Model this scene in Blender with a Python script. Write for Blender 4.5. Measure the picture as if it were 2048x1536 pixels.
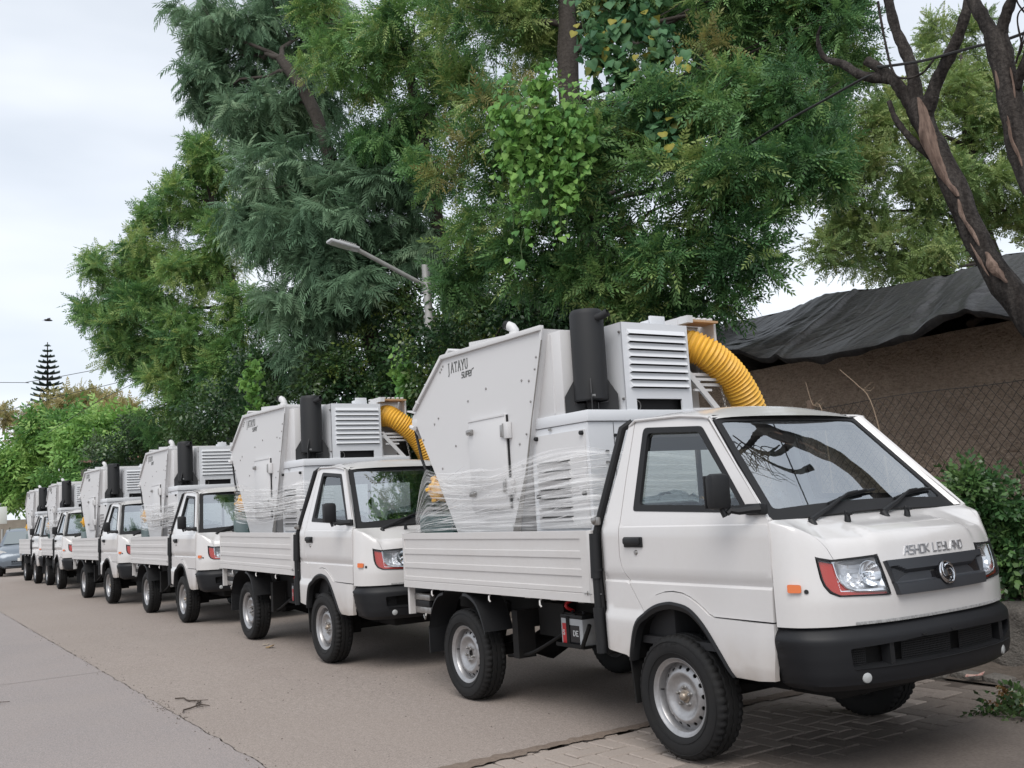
import bpy, bmesh, math, random
import numpy as np
from mathutils import Vector, Matrix
from mathutils.geometry import delaunay_2d_cdt
random.seed(7); RNG = np.random.default_rng(11)
PI = math.pi
for o in list(bpy.data.objects): bpy.data.objects.remove(o)
scene = bpy.context.scene
COL = scene.collection

# ------------------------------------------------------------------ camera
cam_d = bpy.data.cameras.new('camera'); cam = bpy.data.objects.new('camera', cam_d); COL.objects.link(cam)
cam_d.sensor_width = 36.0; cam_d.lens = 1976.006 / 2048 * 36.0
cam_d.clip_start = .05; cam_d.clip_end = 900
def camera_matrix(loc, yaw, pitch, roll):
    f = Vector((math.cos(yaw)*math.cos(pitch), math.sin(yaw)*math.cos(pitch), math.sin(pitch)))
    r = Vector((math.sin(yaw), -math.cos(yaw), 0)); u = r.cross(f)
    r2 = r*math.cos(roll) + u*math.sin(roll); u2 = -r*math.sin(roll) + u*math.cos(roll)
    m = Matrix((( r2.x, u2.x, -f.x, loc[0]), (r2.y, u2.y, -f.y, loc[1]), (r2.z, u2.z, -f.z, loc[2]), (0, 0, 0, 1)))
    return m
cam.matrix_world = camera_matrix((4.11411, -4.37715, 1.39276), 2.56906, .12054, -.05873)
scene.camera = cam

# ------------------------------------------------------------------ sky, sun, exposure
SUN_EL, SUN_AZ = math.radians(52), math.radians(-44)       # azimuth of the sun seen from above, from +X towards +Y
world = bpy.data.worlds.new('World'); scene.world = world; world.use_nodes = True
wn, wl = world.node_tree.nodes, world.node_tree.links; wn.clear()
def wnode(t, **k):
    n = wn.new(t)
    for a, b in k.items(): setattr(n, a, b)
    return n
sky = wnode('ShaderNodeTexSky', sky_type='NISHITA', sun_disc=False, sun_elevation=SUN_EL, sun_rotation=PI/2 - SUN_AZ,
            air_density=1.0, dust_density=3.0, ozone_density=1.0)
tc = wnode('ShaderNodeTexCoord'); mp = wnode('ShaderNodeMapping'); mp.inputs['Scale'].default_value = (1.0, 1.0, 3.2)
n1 = wnode('ShaderNodeTexNoise'); n1.inputs['Scale'].default_value = 1.9; n1.inputs['Detail'].default_value = 4; n1.inputs['Roughness'].default_value = .5
rp = wnode('ShaderNodeValToRGB'); rp.color_ramp.elements[0].position = .36; rp.color_ramp.elements[1].position = .66
rp.color_ramp.elements[0].color = (4.85, 5.25, 5.8, 1); rp.color_ramp.elements[1].color = (6.9, 7.15, 7.5, 1)
mx = wnode('ShaderNodeMixRGB'); mx.inputs[0].default_value = .86
bg = wnode('ShaderNodeBackground'); bg.inputs['Strength'].default_value = .10
wo = wnode('ShaderNodeOutputWorld')
wl.new(tc.outputs['Generated'], mp.inputs[0]); wl.new(mp.outputs[0], n1.inputs['Vector']); wl.new(n1.outputs['Fac'], rp.inputs[0])
# overcast: the cloud sheet is brighter low down, all round the horizon
sx = wnode('ShaderNodeSeparateXYZ'); hz_ = wnode('ShaderNodeMapRange'); hz_.inputs[1].default_value = 0.; hz_.inputs[2].default_value = .55; hz_.inputs[3].default_value = 1.16; hz_.inputs[4].default_value = .98
vm = wnode('ShaderNodeVectorMath', operation='SCALE'); wl.new(tc.outputs['Generated'], sx.inputs[0]); wl.new(sx.outputs['Z'], hz_.inputs[0]); wl.new(rp.outputs[0], vm.inputs[0]); wl.new(hz_.outputs[0], vm.inputs['Scale'])
wl.new(sky.outputs[0], mx.inputs[1]); wl.new(vm.outputs[0], mx.inputs[2]); wl.new(mx.outputs[0], bg.inputs[0]); wl.new(bg.outputs[0], wo.inputs[0])
sd = bpy.data.lights.new('sun', 'SUN'); sun = bpy.data.objects.new('sun', sd); COL.objects.link(sun)
sd.energy = 1.45; sd.angle = math.radians(38); sd.color = (1, .97, .93)
sdir = Vector((math.cos(SUN_EL)*math.cos(SUN_AZ), math.cos(SUN_EL)*math.sin(SUN_AZ), math.sin(SUN_EL)))
sun.rotation_euler = sdir.to_track_quat('Z', 'Y').to_euler()
vs = scene.view_settings
scene.display_settings.display_device = 'sRGB'
vs.view_transform = 'Standard'; vs.look = 'None'; vs.gamma = 1; vs.use_curve_mapping = False; vs.exposure = 0.66
scene.cycles.max_bounces = 8; scene.cycles.transparent_max_bounces = 16
try: scene.cycles.use_denoising = True
except Exception: pass

# ------------------------------------------------------------------ materials
MATS = {}
def mat(name, col, rough=.5, metal=0., noise=None, bump=None, spec=.5, coat=0., trans=0., emit=None, coords='Object'):
    """noise = (scale, amount, colour2[, detail]) mixes towards colour2 ; bump = (scale, strength)"""
    if name in MATS: return MATS[name]
    m = bpy.data.materials.new(name); m.use_nodes = True
    nt = m.node_tree; N, L = nt.nodes, nt.links
    b = N['Principled BSDF']
    b.inputs['Base Color'].default_value = (*col, 1); b.inputs['Roughness'].default_value = rough; b.inputs['Metallic'].default_value = metal
    b.inputs['Specular IOR Level'].default_value = spec; b.inputs['Coat Weight'].default_value = coat
    b.inputs['Coat Roughness'].default_value = .08
    b.inputs['Transmission Weight'].default_value = trans
    t = N.new('ShaderNodeTexCoord')
    if noise:
        layers = noise if isinstance(noise, list) else [noise]
        prev = None
        for ly in layers:
            n = N.new('ShaderNodeTexNoise'); n.inputs['Scale'].default_value = ly[0]; n.inputs['Detail'].default_value = ly[3] if len(ly) > 3 else 5
            n.inputs['Roughness'].default_value = .65
            src = t.outputs[coords]
            if len(ly) > 4:
                mpn = N.new('ShaderNodeMapping'); mpn.inputs['Scale'].default_value = ly[4]; L.new(src, mpn.inputs[0]); src = mpn.outputs[0]
            L.new(src, n.inputs['Vector'])
            r = N.new('ShaderNodeMapRange'); r.inputs[1].default_value = .38; r.inputs[2].default_value = .68; r.inputs[4].default_value = ly[1]
            L.new(n.outputs['Fac'], r.inputs[0])
            mxn = N.new('ShaderNodeMixRGB'); L.new(r.outputs[0], mxn.inputs[0]); mxn.inputs[2].default_value = (*ly[2], 1)
            if prev is None: mxn.inputs[1].default_value = (*col, 1)
            else: L.new(prev, mxn.inputs[1])
            prev = mxn.outputs[0]
        L.new(prev, b.inputs['Base Color'])
    if bump:
        n = N.new('ShaderNodeTexNoise'); n.inputs['Scale'].default_value = bump[0]; n.inputs['Detail'].default_value = 6; L.new(t.outputs[coords], n.inputs['Vector'])
        bp = N.new('ShaderNodeBump'); bp.inputs['Strength'].default_value = bump[1]; bp.inputs['Distance'].default_value = bump[2] if len(bump) > 2 else .02
        L.new(n.outputs['Fac'], bp.inputs['Height']); L.new(bp.outputs[0], b.inputs['Normal'])
    MATS[name] = m
    return m
def glass_mat(name, tint, ior, rough=.0, alpha_tint=1.0):
    """thin pane: tinted see-through plus a Fresnel reflection"""
    m = bpy.data.materials.new(name); m.use_nodes = True
    nt = m.node_tree; N, L = nt.nodes, nt.links; N.clear()
    tr = N.new('ShaderNodeBsdfTransparent'); tr.inputs[0].default_value = (*tint, 1)
    gl = N.new('ShaderNodeBsdfGlossy'); gl.inputs['Roughness'].default_value = rough; gl.inputs[0].default_value = (.92, .96, 1, 1)
    fr = N.new('ShaderNodeFresnel'); fr.inputs[0].default_value = ior
    mxs = N.new('ShaderNodeMixShader'); o = N.new('ShaderNodeOutputMaterial')
    geo = N.new('ShaderNodeNewGeometry')
    L.new(fr.outputs[0], mxs.inputs[0]); L.new(tr.outputs[0], mxs.inputs[1]); L.new(gl.outputs[0], mxs.inputs[2]); L.new(mxs.outputs[0], o.inputs[0])
    # a single sheet stands for both faces of the pane: the same Fresnel from either side
    sg = N.new('ShaderNodeMapRange'); sg.inputs[3].default_value = ior; sg.inputs[4].default_value = 1/ior
    L.new(geo.outputs['Backfacing'], sg.inputs[0]); L.new(sg.outputs[0], fr.inputs[0])
    MATS[name] = m
    return m
def leaf_mat(name, tr_amt=.28, rough=.45, spec=.35):
    """two-sided leaf; its colour is the leaf's own (attribute Col), light shines partly through"""
    m = bpy.data.materials.new(name); m.use_nodes = True
    nt = m.node_tree; N, L = nt.nodes, nt.links
    b = N['Principled BSDF']; b.inputs['Roughness'].default_value = rough; b.inputs['Specular IOR Level'].default_value = spec
    a = N.new('ShaderNodeAttribute'); a.attribute_name = 'Col'
    tl = N.new('ShaderNodeBsdfTranslucent'); mxs = N.new('ShaderNodeMixShader'); mxs.inputs[0].default_value = tr_amt
    hs = N.new('ShaderNodeHueSaturation'); hs.inputs['Hue'].default_value = .488; hs.inputs['Saturation'].default_value = 1.05; hs.inputs['Value'].default_value = 1.6
    L.new(a.outputs['Color'], b.inputs['Base Color']); L.new(a.outputs['Color'], hs.inputs['Color']); L.new(hs.outputs[0], tl.inputs[0])
    o = N['Material Output']
    L.new(b.outputs[0], mxs.inputs[1]); L.new(tl.outputs[0], mxs.inputs[2]); L.new(mxs.outputs[0], o.inputs[0])
    MATS[name] = m
    return m

PAINT = mat('cab_paint', (.59, .577, .573), .24, noise=[(3.0, .10, (.52, .49, .47)), (40, .06, (.45, .42, .40)), (7, .10, (.50, .46, .43), 4, (1, 1, .25))], coat=.6)
def road_dust(m, z0, z1, col, amt):
    """splashed road dust clinging to the lowest part of a panel"""
    nt = m.node_tree; N, L = nt.nodes, nt.links; b = N['Principled BSDF']; src = b.inputs['Base Color'].links[0].from_socket
    t = N.new('ShaderNodeTexCoord'); s = N.new('ShaderNodeSeparateXYZ'); L.new(t.outputs['Object'], s.inputs[0])
    n = N.new('ShaderNodeTexNoise'); n.inputs['Scale'].default_value = 9; n.inputs['Detail'].default_value = 8; L.new(t.outputs['Object'], n.inputs['Vector'])
    r = N.new('ShaderNodeMapRange'); r.inputs[1].default_value = z1; r.inputs[2].default_value = z0; L.new(s.outputs['Z'], r.inputs[0])
    mu = N.new('ShaderNodeMath'); mu.operation = 'MULTIPLY'; L.new(r.outputs[0], mu.inputs[0]); L.new(n.outputs['Fac'], mu.inputs[1])
    m2 = N.new('ShaderNodeMath'); m2.operation = 'MULTIPLY'; m2.use_clamp = True; m2.inputs[1].default_value = amt*1.8; L.new(mu.outputs[0], m2.inputs[0])
    x = N.new('ShaderNodeMixRGB'); x.inputs[2].default_value = (*col, 1); L.new(src, x.inputs[1]); L.new(m2.outputs[0], x.inputs[0]); L.new(x.outputs[0], b.inputs['Base Color'])
road_dust(PAINT, .46, .70, (.36, .30, .25), .55)
BED = mat('bed_paint', (.545, .530, .523), .42, noise=[(2.0, .14, (.46, .44, .42)), (30, .10, (.40, .37, .35)), (6, .14, (.42, .38, .35), 4, (.5, 1, 2))])
POWDER = mat('powder_coat', (.58, .576, .58), .5, noise=[(1.5, .08, (.53, .51, .50))], bump=(260, .04, .002))
LOUV = mat('louvre_coat', (.63, .645, .67), .48, noise=[(1.5, .08, (.58, .58, .6))])
BLACKP = mat('black_plastic', (.010, .0105, .012), .55, spec=.35, noise=[(14, .25, (.018, .018, .018))], bump=(420, .06, .002))
BUMPM = mat('bumper_plastic', (.009, .0095, .0115), .5, spec=.3, noise=[(5, .3, (.014, .014, .015))], bump=(500, .05, .001))
GLOSSB = mat('gloss_black', (.012, .012, .014), .12)
GRILLM = mat('grille_plastic', (.030, .033, .039), .40)
SEAL = mat('rubber_seal', (.010, .010, .011), .6, spec=.35)
CHASSIS = mat('chassis_black', (.007, .007, .0075), .7, spec=.25, noise=[(9, .4, (.015, .013, .011))])
RUBBER = mat('tyre_rubber', (.011, .0112, .012), .75, spec=.3, noise=[(6, .35, (.022, .020, .018)), (60, .2, (.018, .017, .016))], bump=(90, .1, .004))
RIM = mat('rim_silver', (.40, .40, .41), .40, .75, noise=[(7, .45, (.28, .265, .25)), (40, .3, (.22, .2, .19))])
DRUM = mat('brake_drum', (.03, .028, .026), .7)
HUBC = mat('hub_cap_metal', (.34, .29, .24), .45, .7)
STEEL = mat('zinc_steel', (.36, .35, .34), .38, .8, noise=[(20, .5, (.16, .15, .14))])
CHROME = mat('chrome', (.75, .76, .78), .13, 1.0)
REFL = mat('lamp_reflector', (.9, .91, .93), .32, .9)
AMBER = mat('amber_lens', (.62, .13, .015), .12, coat=.6)
REDL = mat('lamp_red', (.42, .030, .014), .16, coat=.35)
FOG = mat('round_reflector', (.36, .37, .37), .25, coat=.4)
YEL = mat('hose_yellow', (.76, .42, .045), .45, noise=[(5, .3, (.62, .34, .045)), (40, .25, (.5, .30, .08))])
GREENB = mat('green_box_paint', (.012, .055, .052), .35)
MUFF = mat('muffler_black', (.016, .017, .019), .62, spec=.4, noise=[(4, .25, (.025, .024, .024))])
WOODP = mat('tan_gasket', (.46, .29, .16), .7)
INT = mat('interior_dark', (.022, .022, .024), .7)
SEATM = mat('seat_vinyl', (.035, .036, .040), .4, bump=(25, .5, .02))
CREAM = mat('interior_panel', (.30, .29, .27), .6)
INK = mat('printed_ink', (.06, .065, .06), .5)
INKG = mat('pale_print', (.55, .56, .56), .5)
BADGE = mat('badge_metal', (.50, .51, .53), .28, .8)
BATG = mat('battery_case', (.42, .43, .44), .5)
BATR = mat('battery_red', (.45, .015, .02), .4)
GLASS = glass_mat('window_glass', (.86, .91, .90), 1.85)
WGLASS = glass_mat('windscreen_glass', (.72, .79, .79), 5.0)
LENS = glass_mat('lamp_lens', (.95, .96, .97), 1.45)
WRAPCLR = glass_mat('seat_wrap', (.80, .84, .86), 1.6, .12)

# ------------------------------------------------------------------ mesh helpers
class MB:
    """collects vertices and faces of one part; build() links it as one mesh object"""
    def __init__(s): s.v = []; s.f = []; s.m = []
    def add(s, vs_, fs_, mi=0):
        k = len(s.v); s.v.extend([tuple(p) for p in vs_]); s.f.extend([tuple(i + k for i in f) for f in fs_]); s.m.extend([mi]*len(fs_)); return s
    def box(s, c, d, R=None, ch=0., mi=0):
        """box centred at c, full sizes d, optional 3x3 rotation, chamfered edges"""
        hx, hy, hz = d[0]/2, d[1]/2, d[2]/2
        if ch <= 0:
            vv = [(x*hx, y*hy, z*hz) for x in (-1, 1) for y in (-1, 1) for z in (-1, 1)]
            ff = [(0, 1, 3, 2), (4, 6, 7, 5), (0, 4, 5, 1), (2, 3, 7, 6), (0, 2, 6, 4), (1, 5, 7, 3)]
        else:
            bm = bmesh.new(); bmesh.ops.create_cube(bm, size=1)
            for v in bm.verts: v.co = Vector((v.co.x*d[0], v.co.y*d[1], v.co.z*d[2]))
            bmesh.ops.bevel(bm, geom=bm.edges[:], offset=min(ch, .45*min(d)), segments=2, affect='EDGES', profile=.5)
            bm.verts.index_update(); vv = [v.co[:] for v in bm.verts]; ff = [[v.index for v in f.verts] for f in bm.faces]; bm.free()
        M = R if R is not None else Matrix.Identity(3)
        return s.add([tuple(Vector(c) + M @ Vector(p)) for p in vv], ff, mi)
    def tube(s, pts, r, n=10, cap=True, mi=0):
        pts = [Vector(p) for p in pts]; rs = r if hasattr(r, '__len__') else [r]*len(pts)
        vv = []; ff = []; prev = None
        for i, p in enumerate(pts):
            d = (pts[min(i+1, len(pts)-1)] - pts[max(i-1, 0)]).normalized()
            if prev is None: a = d.orthogonal().normalized()
            else:
                a = prev - d*prev.dot(d)
                a = a.normalized() if a.length > 1e-6 else d.orthogonal().normalized()
            prev = a; b = d.cross(a)
            for k in range(n):
                t = 2*PI*k/n; vv.append(p + (a*math.cos(t) + b*math.sin(t))*rs[i])
        for i in range(len(pts)-1):
            for k in range(n): ff.append((i*n+k, i*n+(k+1) % n, (i+1)*n+(k+1) % n, (i+1)*n+k))
        if cap: ff.append(tuple(range(n-1, -1, -1))); ff.append(tuple((len(pts)-1)*n + k for k in range(n)))
        return s.add(vv, ff, mi)
    def lathe(s, prof, n=32, c=(0, 0, 0), R=None, closed=False, mi=0, cap=False):
        """profile (radius, height) about local Z, placed at c with rotation R"""
        M = R if R is not None else Matrix.Identity(3); C_ = Vector(c); vv = []; ff = []; m = len(prof)
        for k in range(n):
            t = 2*PI*k/n
            for r, h in prof: vv.append(C_ + M @ Vector((r*math.cos(t), r*math.sin(t), h)))
        for k in range(n):
            k2 = (k+1) % n
            for i in range(m-1 if not closed else m):
                j = (i+1) % m; ff.append((k*m+i, k2*m+i, k2*m+j, k*m+j))
        if cap: ff.append(tuple(k*m+m-1 for k in range(n))); ff.append(tuple(k*m for k in range(n-1, -1, -1)))
        return s.add(vv, ff, mi)
    def prism(s, poly, lo, hi, mp, mi=0):
        """2-D polygon (counter-clockwise) extruded from lo to hi; mp(a, b, h) -> xyz"""
        n = len(poly); vv = [mp(a, b, lo) for a, b in poly] + [mp(a, b, hi) for a, b in poly]
        ff = [tuple(range(n-1, -1, -1)), tuple(range(n, 2*n))] + [(i, (i+1) % n, n+(i+1) % n, n+i) for i in range(n)]
        return s.add(vv, ff, mi)
    def grid(s, fn, nu, nv, flip=False, mi=0):
        vv = [fn(i/(nu-1), j/(nv-1)) for i in range(nu) for j in range(nv)]
        ff = []
        for i in range(nu-1):
            for j in range(nv-1):
                q = (i*nv+j, (i+1)*nv+j, (i+1)*nv+j+1, i*nv+j+1); ff.append(q[::-1] if flip else q)
        return s.add(vv, ff, mi)
    def strokes(s, polys, w, h, mp, mi=0):
        """letter strokes: polylines widened to w in 2-D, with thickness h; mp(a, b, h) -> xyz"""
        for pl in polys:
            ws = w if not isinstance(w, tuple) else None
            for (a, b) in zip(pl[:-1], pl[1:]):
                dx, dy = b[0]-a[0], b[1]-a[1]; l = math.hypot(dx, dy) or 1e-6; ux, uy = dx/l, dy/l
                ww = w if ws is not None else (w[0]*abs(uy) + w[1]*abs(ux))
                px, py = -uy*ww/2, ux*ww/2; e = ww*.42
                q = [(a[0]-ux*e-px, a[1]-uy*e-py), (b[0]+ux*e-px, b[1]+uy*e-py), (b[0]+ux*e+px, b[1]+uy*e+py), (a[0]-ux*e+px, a[1]-uy*e+py)]
                s.prism(q, 0, h, mp, mi)
        return s
    def mirror_y(s):
        o = MB(); o.v = [(x, -y, z) for x, y, z in s.v]; o.f = [f[::-1] for f in s.f]; o.m = list(s.m); return o
    def build(s, name, mats, parent=None, smooth=35, loc=None, fix=True):
        me = bpy.data.meshes.new(name); me.from_pydata(s.v, [], s.f)
        if fix:
            bm = bmesh.new(); bm.from_mesh(me); bmesh.ops.recalc_face_normals(bm, faces=bm.faces[:]); bm.to_mesh(me); bm.free()
        mats = mats if isinstance(mats, (list, tuple)) else [mats]
        for m in mats: me.materials.append(m)
        if len(mats) > 1: me.polygons.foreach_set('material_index', s.m)
        if smooth:
            me.polygons.foreach_set('use_smooth', [True]*len(me.polygons)); me.set_sharp_from_angle(angle=math.radians(smooth))
        me.update()
        o = bpy.data.objects.new(name, me); COL.objects.link(o)
        if parent is not None: o.parent = parent
        if loc is not None: o.location = loc
        return o
def tag(o, label=None, cat=None, group=None, kind=None):
    if label: o['label'] = label
    if cat: o['category'] = cat
    if group: o['group'] = group
    if kind: o['kind'] = kind
    return o
def empty(name, loc=(0, 0, 0), parent=None):
    o = bpy.data.objects.new(name, None); COL.objects.link(o); o.location = loc; o.empty_display_size = .3
    if parent is not None: o.parent = parent
    return o
def rotm(ax, deg): return Matrix.Rotation(math.radians(deg), 3, ax)
def inpoly(p, poly):
    x, y = p; c = False; n = len(poly); j = n-1
    for i in range(n):
        xi, yi = poly[i]; xj, yj = poly[j]
        if (yi > y) != (yj > y) and x < (xj-xi)*(y-yi)/(yj-yi)+xi: c = not c
        j = i
    return c
def resample(poly, sp, closed=True):
    out = []; n = len(poly)
    for i in range(n if closed else n-1):
        a, b = poly[i], poly[(i+1) % n]; l = math.hypot(b[0]-a[0], b[1]-a[1]); k = max(1, int(round(l/sp)))
        for t in range(k): out.append((a[0]+(b[0]-a[0])*t/k, a[1]+(b[1]-a[1])*t/k))
    if not closed: out.append(poly[-1])
    return out
def rounded(poly, r, n=4):
    out = []; N_ = len(poly)
    for i in range(N_):
        p0, p1, p2 = Vector(poly[i-1]), Vector(poly[i]), Vector(poly[(i+1) % N_])
        rr = r[i] if hasattr(r, '__len__') else r
        if rr <= 0: out.append(tuple(p1)); continue
        a = p1 + (p0-p1).normalized()*min(rr, (p0-p1).length*.45); b = p1 + (p2-p1).normalized()*min(rr, (p2-p1).length*.45)
        for k in range(n+1):
            t = k/n; out.append(tuple(a*(1-t)**2 + p1*2*t*(1-t) + b*t*t))
    return out
def cdt(outer, holes=(), sp=.035, lines=(), asp=(1, 1)):
    """triangulated 2-D sheet with holes, inner grid points and crease lines"""
    sc = lambda p: (p[0]/asp[0], p[1]/asp[1]); us = lambda p: (p[0]*asp[0], p[1]*asp[1])
    outer = resample([sc(p) for p in outer], sp); hs = [resample([sc(p) for p in h], sp) for h in holes]; ls = [resample([sc(p) for p in l], sp, False) for l in lines]
    verts = []; edges = []
    def ring(r, closed=True):
        k = len(verts); verts.extend(r); n = len(r)
        edges.extend([(k+i, k+(i+1) % n) for i in range(n if closed else n-1)])
    ring(outer)
    for h in hs: ring(h)
    for l in ls: ring(l, False)
    bd = np.array(verts)
    xs = [p[0] for p in outer]; ys = [p[1] for p in outer]
    y = min(ys)+sp*.5; row = 0
    while y < max(ys):
        x = min(xs)+sp*(.5 if row % 2 else 1.0)
        while x < max(xs):
            if inpoly((x, y), outer) and not any(inpoly((x, y), h) for h in hs) and np.min(np.hypot(bd[:, 0]-x, bd[:, 1]-y)) > sp*.55: verts.append((x, y))
            x += sp
        y += sp*.87; row += 1
    V, E, Fc, *_ = delaunay_2d_cdt([Vector(v) for v in verts], edges, [], 1, 1e-6)
    F_ = []
    for f in Fc:
        c = sum((V[i] for i in f), Vector((0, 0)))/len(f)
        if inpoly(c, outer) and not any(inpoly(c, h) for h in hs): F_.append(tuple(f))
    return [us((v.x, v.y)) for v in V], F_
def panel(mb, outer, mp, holes=(), sp=.035, lines=(), flange=None, asp=(1, 1), mi=0, gap=0):
    """a pressed sheet: mp(a, b) -> xyz; its free edges fold inwards by flange(a, b, p) so panel gaps have depth"""
    V, F_ = cdt(outer, holes, sp, lines, asp)
    P3 = [Vector(mp(*v)) for v in V]
    mb2 = []; k = len(mb.v)
    mb.add(P3, F_, mi)
    if flange is not None:
        cnt = {}
        for f in F_:
            for a, b in zip(f, f[1:]+f[:1]): cnt[(a, b)] = 1
        be = [e for e in cnt if (e[1], e[0]) not in cnt]
        idx = {}
        vs_, fs_ = [], []
        for a, b in be:
            for i in (a, b):
                if i not in idx:
                    idx[i] = len(vs_); vs_.append(P3[i]); vs_.append(P3[i] + Vector(flange(V[i][0], V[i][1], P3[i])))
            ia, ib = idx[a], idx[b]; fs_.append((ib, ia, ia+1, ib+1))
        mb.add(vs_, fs_, mi)
    return mb
def ss(t): t = max(0., min(1., t)); return t*t*(3-2*t)
def spline(pts, n):
    """Catmull-Rom through the points"""
    P_ = [Vector(p) for p in pts]; P_ = [P_[0]*2-P_[1]] + P_ + [P_[-1]*2-P_[-2]]; out = []
    segs = len(P_)-3
    for i in range(n+1):
        t = i/n*segs; k = min(int(t), segs-1); t -= k
        a, b, c, d = P_[k:k+4]
        out.append(.5*((2*b) + (c-a)*t + (2*a-5*b+4*c-d)*t*t + (3*b-a-3*c+d)*t**3))
    return out
# ------------------------------------------------------------------ truck: surfaces of the cab
W_TAB = [(.44, .790), (.52, .802), (.70, .806), (1.20, .806), (1.245, .797), (1.30, .780), (1.84, .620), (1.9, .60)]
def wside(x, z):
    w = float(np.interp(z, [a for a, b in W_TAB], [b for a, b in W_TAB]))
    if x < .82:
        if .926 <= z <= .972: w -= .017*ss((.972-z)/.046)
        elif .914 < z < .926: w -= .017*ss((z-.914)/.012)
    if z > 1.222: w -= .006*ss((z-1.222)/.006)
    if x < -.52: w -= .05*((-.52-x)/.09)**2
    if z < .757 and x < -.19: w += .013*ss((.757-z)/.028)
    if z < .50: w -= .03*((.50-z)/.05)**2
    return w
side_map = lambda x, z: (x, -wside(x, z), z)
inward = lambda x, z, p: (0, .022, 0)
PLAN = [(.742, -.803), (.80, -.795), (.86, -.776), (.905, -.742), (.95, -.695), (.985, -.64), (1.022, -.55), (1.05, -.46), (1.071, -.36), (1.085, -.24), (1.093, -.12), (1.096, 0)]
_pl = np.array(PLAN); _sg = np.r_[0, np.cumsum(np.hypot(*np.diff(_pl, axis=0).T))]; _tu = _sg/_sg[-1]
# smooth the plan curve
_sp = np.array([tuple(q) for q in spline([(a, b, 0) for a, b in PLAN], 220)]); _s2 = np.r_[0, np.cumsum(np.hypot(*np.diff(_sp[:, :2], axis=0).T))]; _s2 /= _s2[-1]
def plan(u): return float(np.interp(u, _s2, _sp[:, 0])), float(np.interp(u, _s2, _sp[:, 1]))
ZS = ([0, .15, .24, .33, .5, 1], [1.235, 1.20, 1.15, 1.125, 1.125, 1.13])
def nose(u, v):
    """front skin of the cab: u 0 right door seam .. 1 centre .. 2 left ; v 0 bumper line .. 1 shoulder .. 2 windscreen base"""
    sgn = 1
    if u > 1: u = 2-u; sgn = -1
    cx, cy = plan(u); zs = np.interp(u, *ZS)
    t = np.interp(u, [0, .12, .3, 1], [0, .06, .3, 1]); wy = -.765*(1-t)
    wx = np.interp(u, [0, .12, .3, 1], [.742, .735, .728, .735]); wz = np.interp(u, [0, .3, 1], [1.243, 1.238, 1.24])
    B0 = np.array([cx-.012*u, cy, .738]); B1 = np.array([cx, cy, .88])
    k = np.interp(u, [0, .2, .35, 1], [.02, .06, .07, .06]); w_ = ss((u-.2)/.2)
    n = np.array([-.5-.4*w_, .6*(1-w_), 0])
    B2 = np.array([cx, cy, zs]) + n*k; B3 = np.array([wx, wy, wz]); r = np.interp(u, [0, .25, 1], [.22, .22, .25])
    def poly(v):
        if v < .45: return B0+(B1-B0)*v/.45
        if v < 1: return B1+(B2-B1)*(v-.45)/.55
        return B2+(B3-B2)*(v-1)
    a, b = 1-r*.8, 1+r*.55
    if a < v < b:
        t = (v-a)/(b-a); p = (1-t)**2*poly(a) + 2*t*(1-t)*B2 + t*t*poly(b)
    elif .3 < v < .6:
        t = (v-.3)/.3; p = (1-t)**2*poly(.3) + 2*t*(1-t)*B1 + t*t*poly(.6)
    else: p = poly(v)
    # pressed swage running down the bonnet on each side of the badge
    if v > .8: p = p + np.array([0, 0, .012])*(1-ss((u-.585)/.06))*ss((u-.32)/.1)*ss((v-.82)/.1)*ss((1.95-v)/.3)*0 + np.array([.2, 0, 1])*.017*ss((u-.58)/.035)*ss((v-.8)/.15)*ss((1.75-v)/.45)
    if sgn < 0: p = p*np.array([1, -1, 1])
    return p
def nose_n(u, v):
    e = .004; a = nose(min(u+e, 2), v) - nose(max(u-e, 0), v); b = nose(u, min(v+e, 2)) - nose(u, max(v-e, 0))
    n = np.cross(a, b); n /= np.linalg.norm(n)+1e-12
    return n
def nose_o(off):
    def f(u, v): return tuple(nose(u, v) + nose_n(u, v)*off)
    return f
if nose_n(1, .5)[0] < 0:
    _nn = nose_n
    nose_n = lambda u, v: -_nn(u, v)
n_in = lambda u, v, p: tuple(-nose_n(u, v)*.02)
mirror_u = lambda pl: [(2-a, b) for a, b in pl][::-1]

# outlines in the side plane (x, z) and on the nose (u, v)
ARCH_O = [(-.347, .49), (-.282, .676), (-.199, .755), (-.111, .80), (-.02, .822), (.05, .824), (.162, .802), (.263, .727), (.356, .612), (.452, .481)]
CREASE = [(-.206, .762), (-.206, .788), (-.16, .825), (-.105, .853), (-.03, .873), (.037, .879), (.11, .872), (.168, .853), (.225, .825), (.271, .796), (.30, .775), (.335, .762)]
SEAM = [(-.211, .752), (-.28, .845), (-.344, .934), (-.385, 1.0), (-.402, 1.06), (-.395, 1.22), (-.405, 1.515), (-.403, 1.812)]
WIN_O = [(-.293, 1.312), (.612, 1.282), (.188, 1.744), (.165, 1.752), (-.315, 1.788)]
HEAD = [(.232, .812), (.595, .832), (.612, .405), (.33, .435), (.285, .48), (.26, .55), (.248, .62)]
HOODSEAM = [(.05, 2.0), (.12, 1.5), (.19, 1.2), (.26, 1.05), (.318, .93), (.345, .818)]
GRILLE = [(.618, .762), (1.382, .762), (1.35, .392), (.65, .392)]

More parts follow.
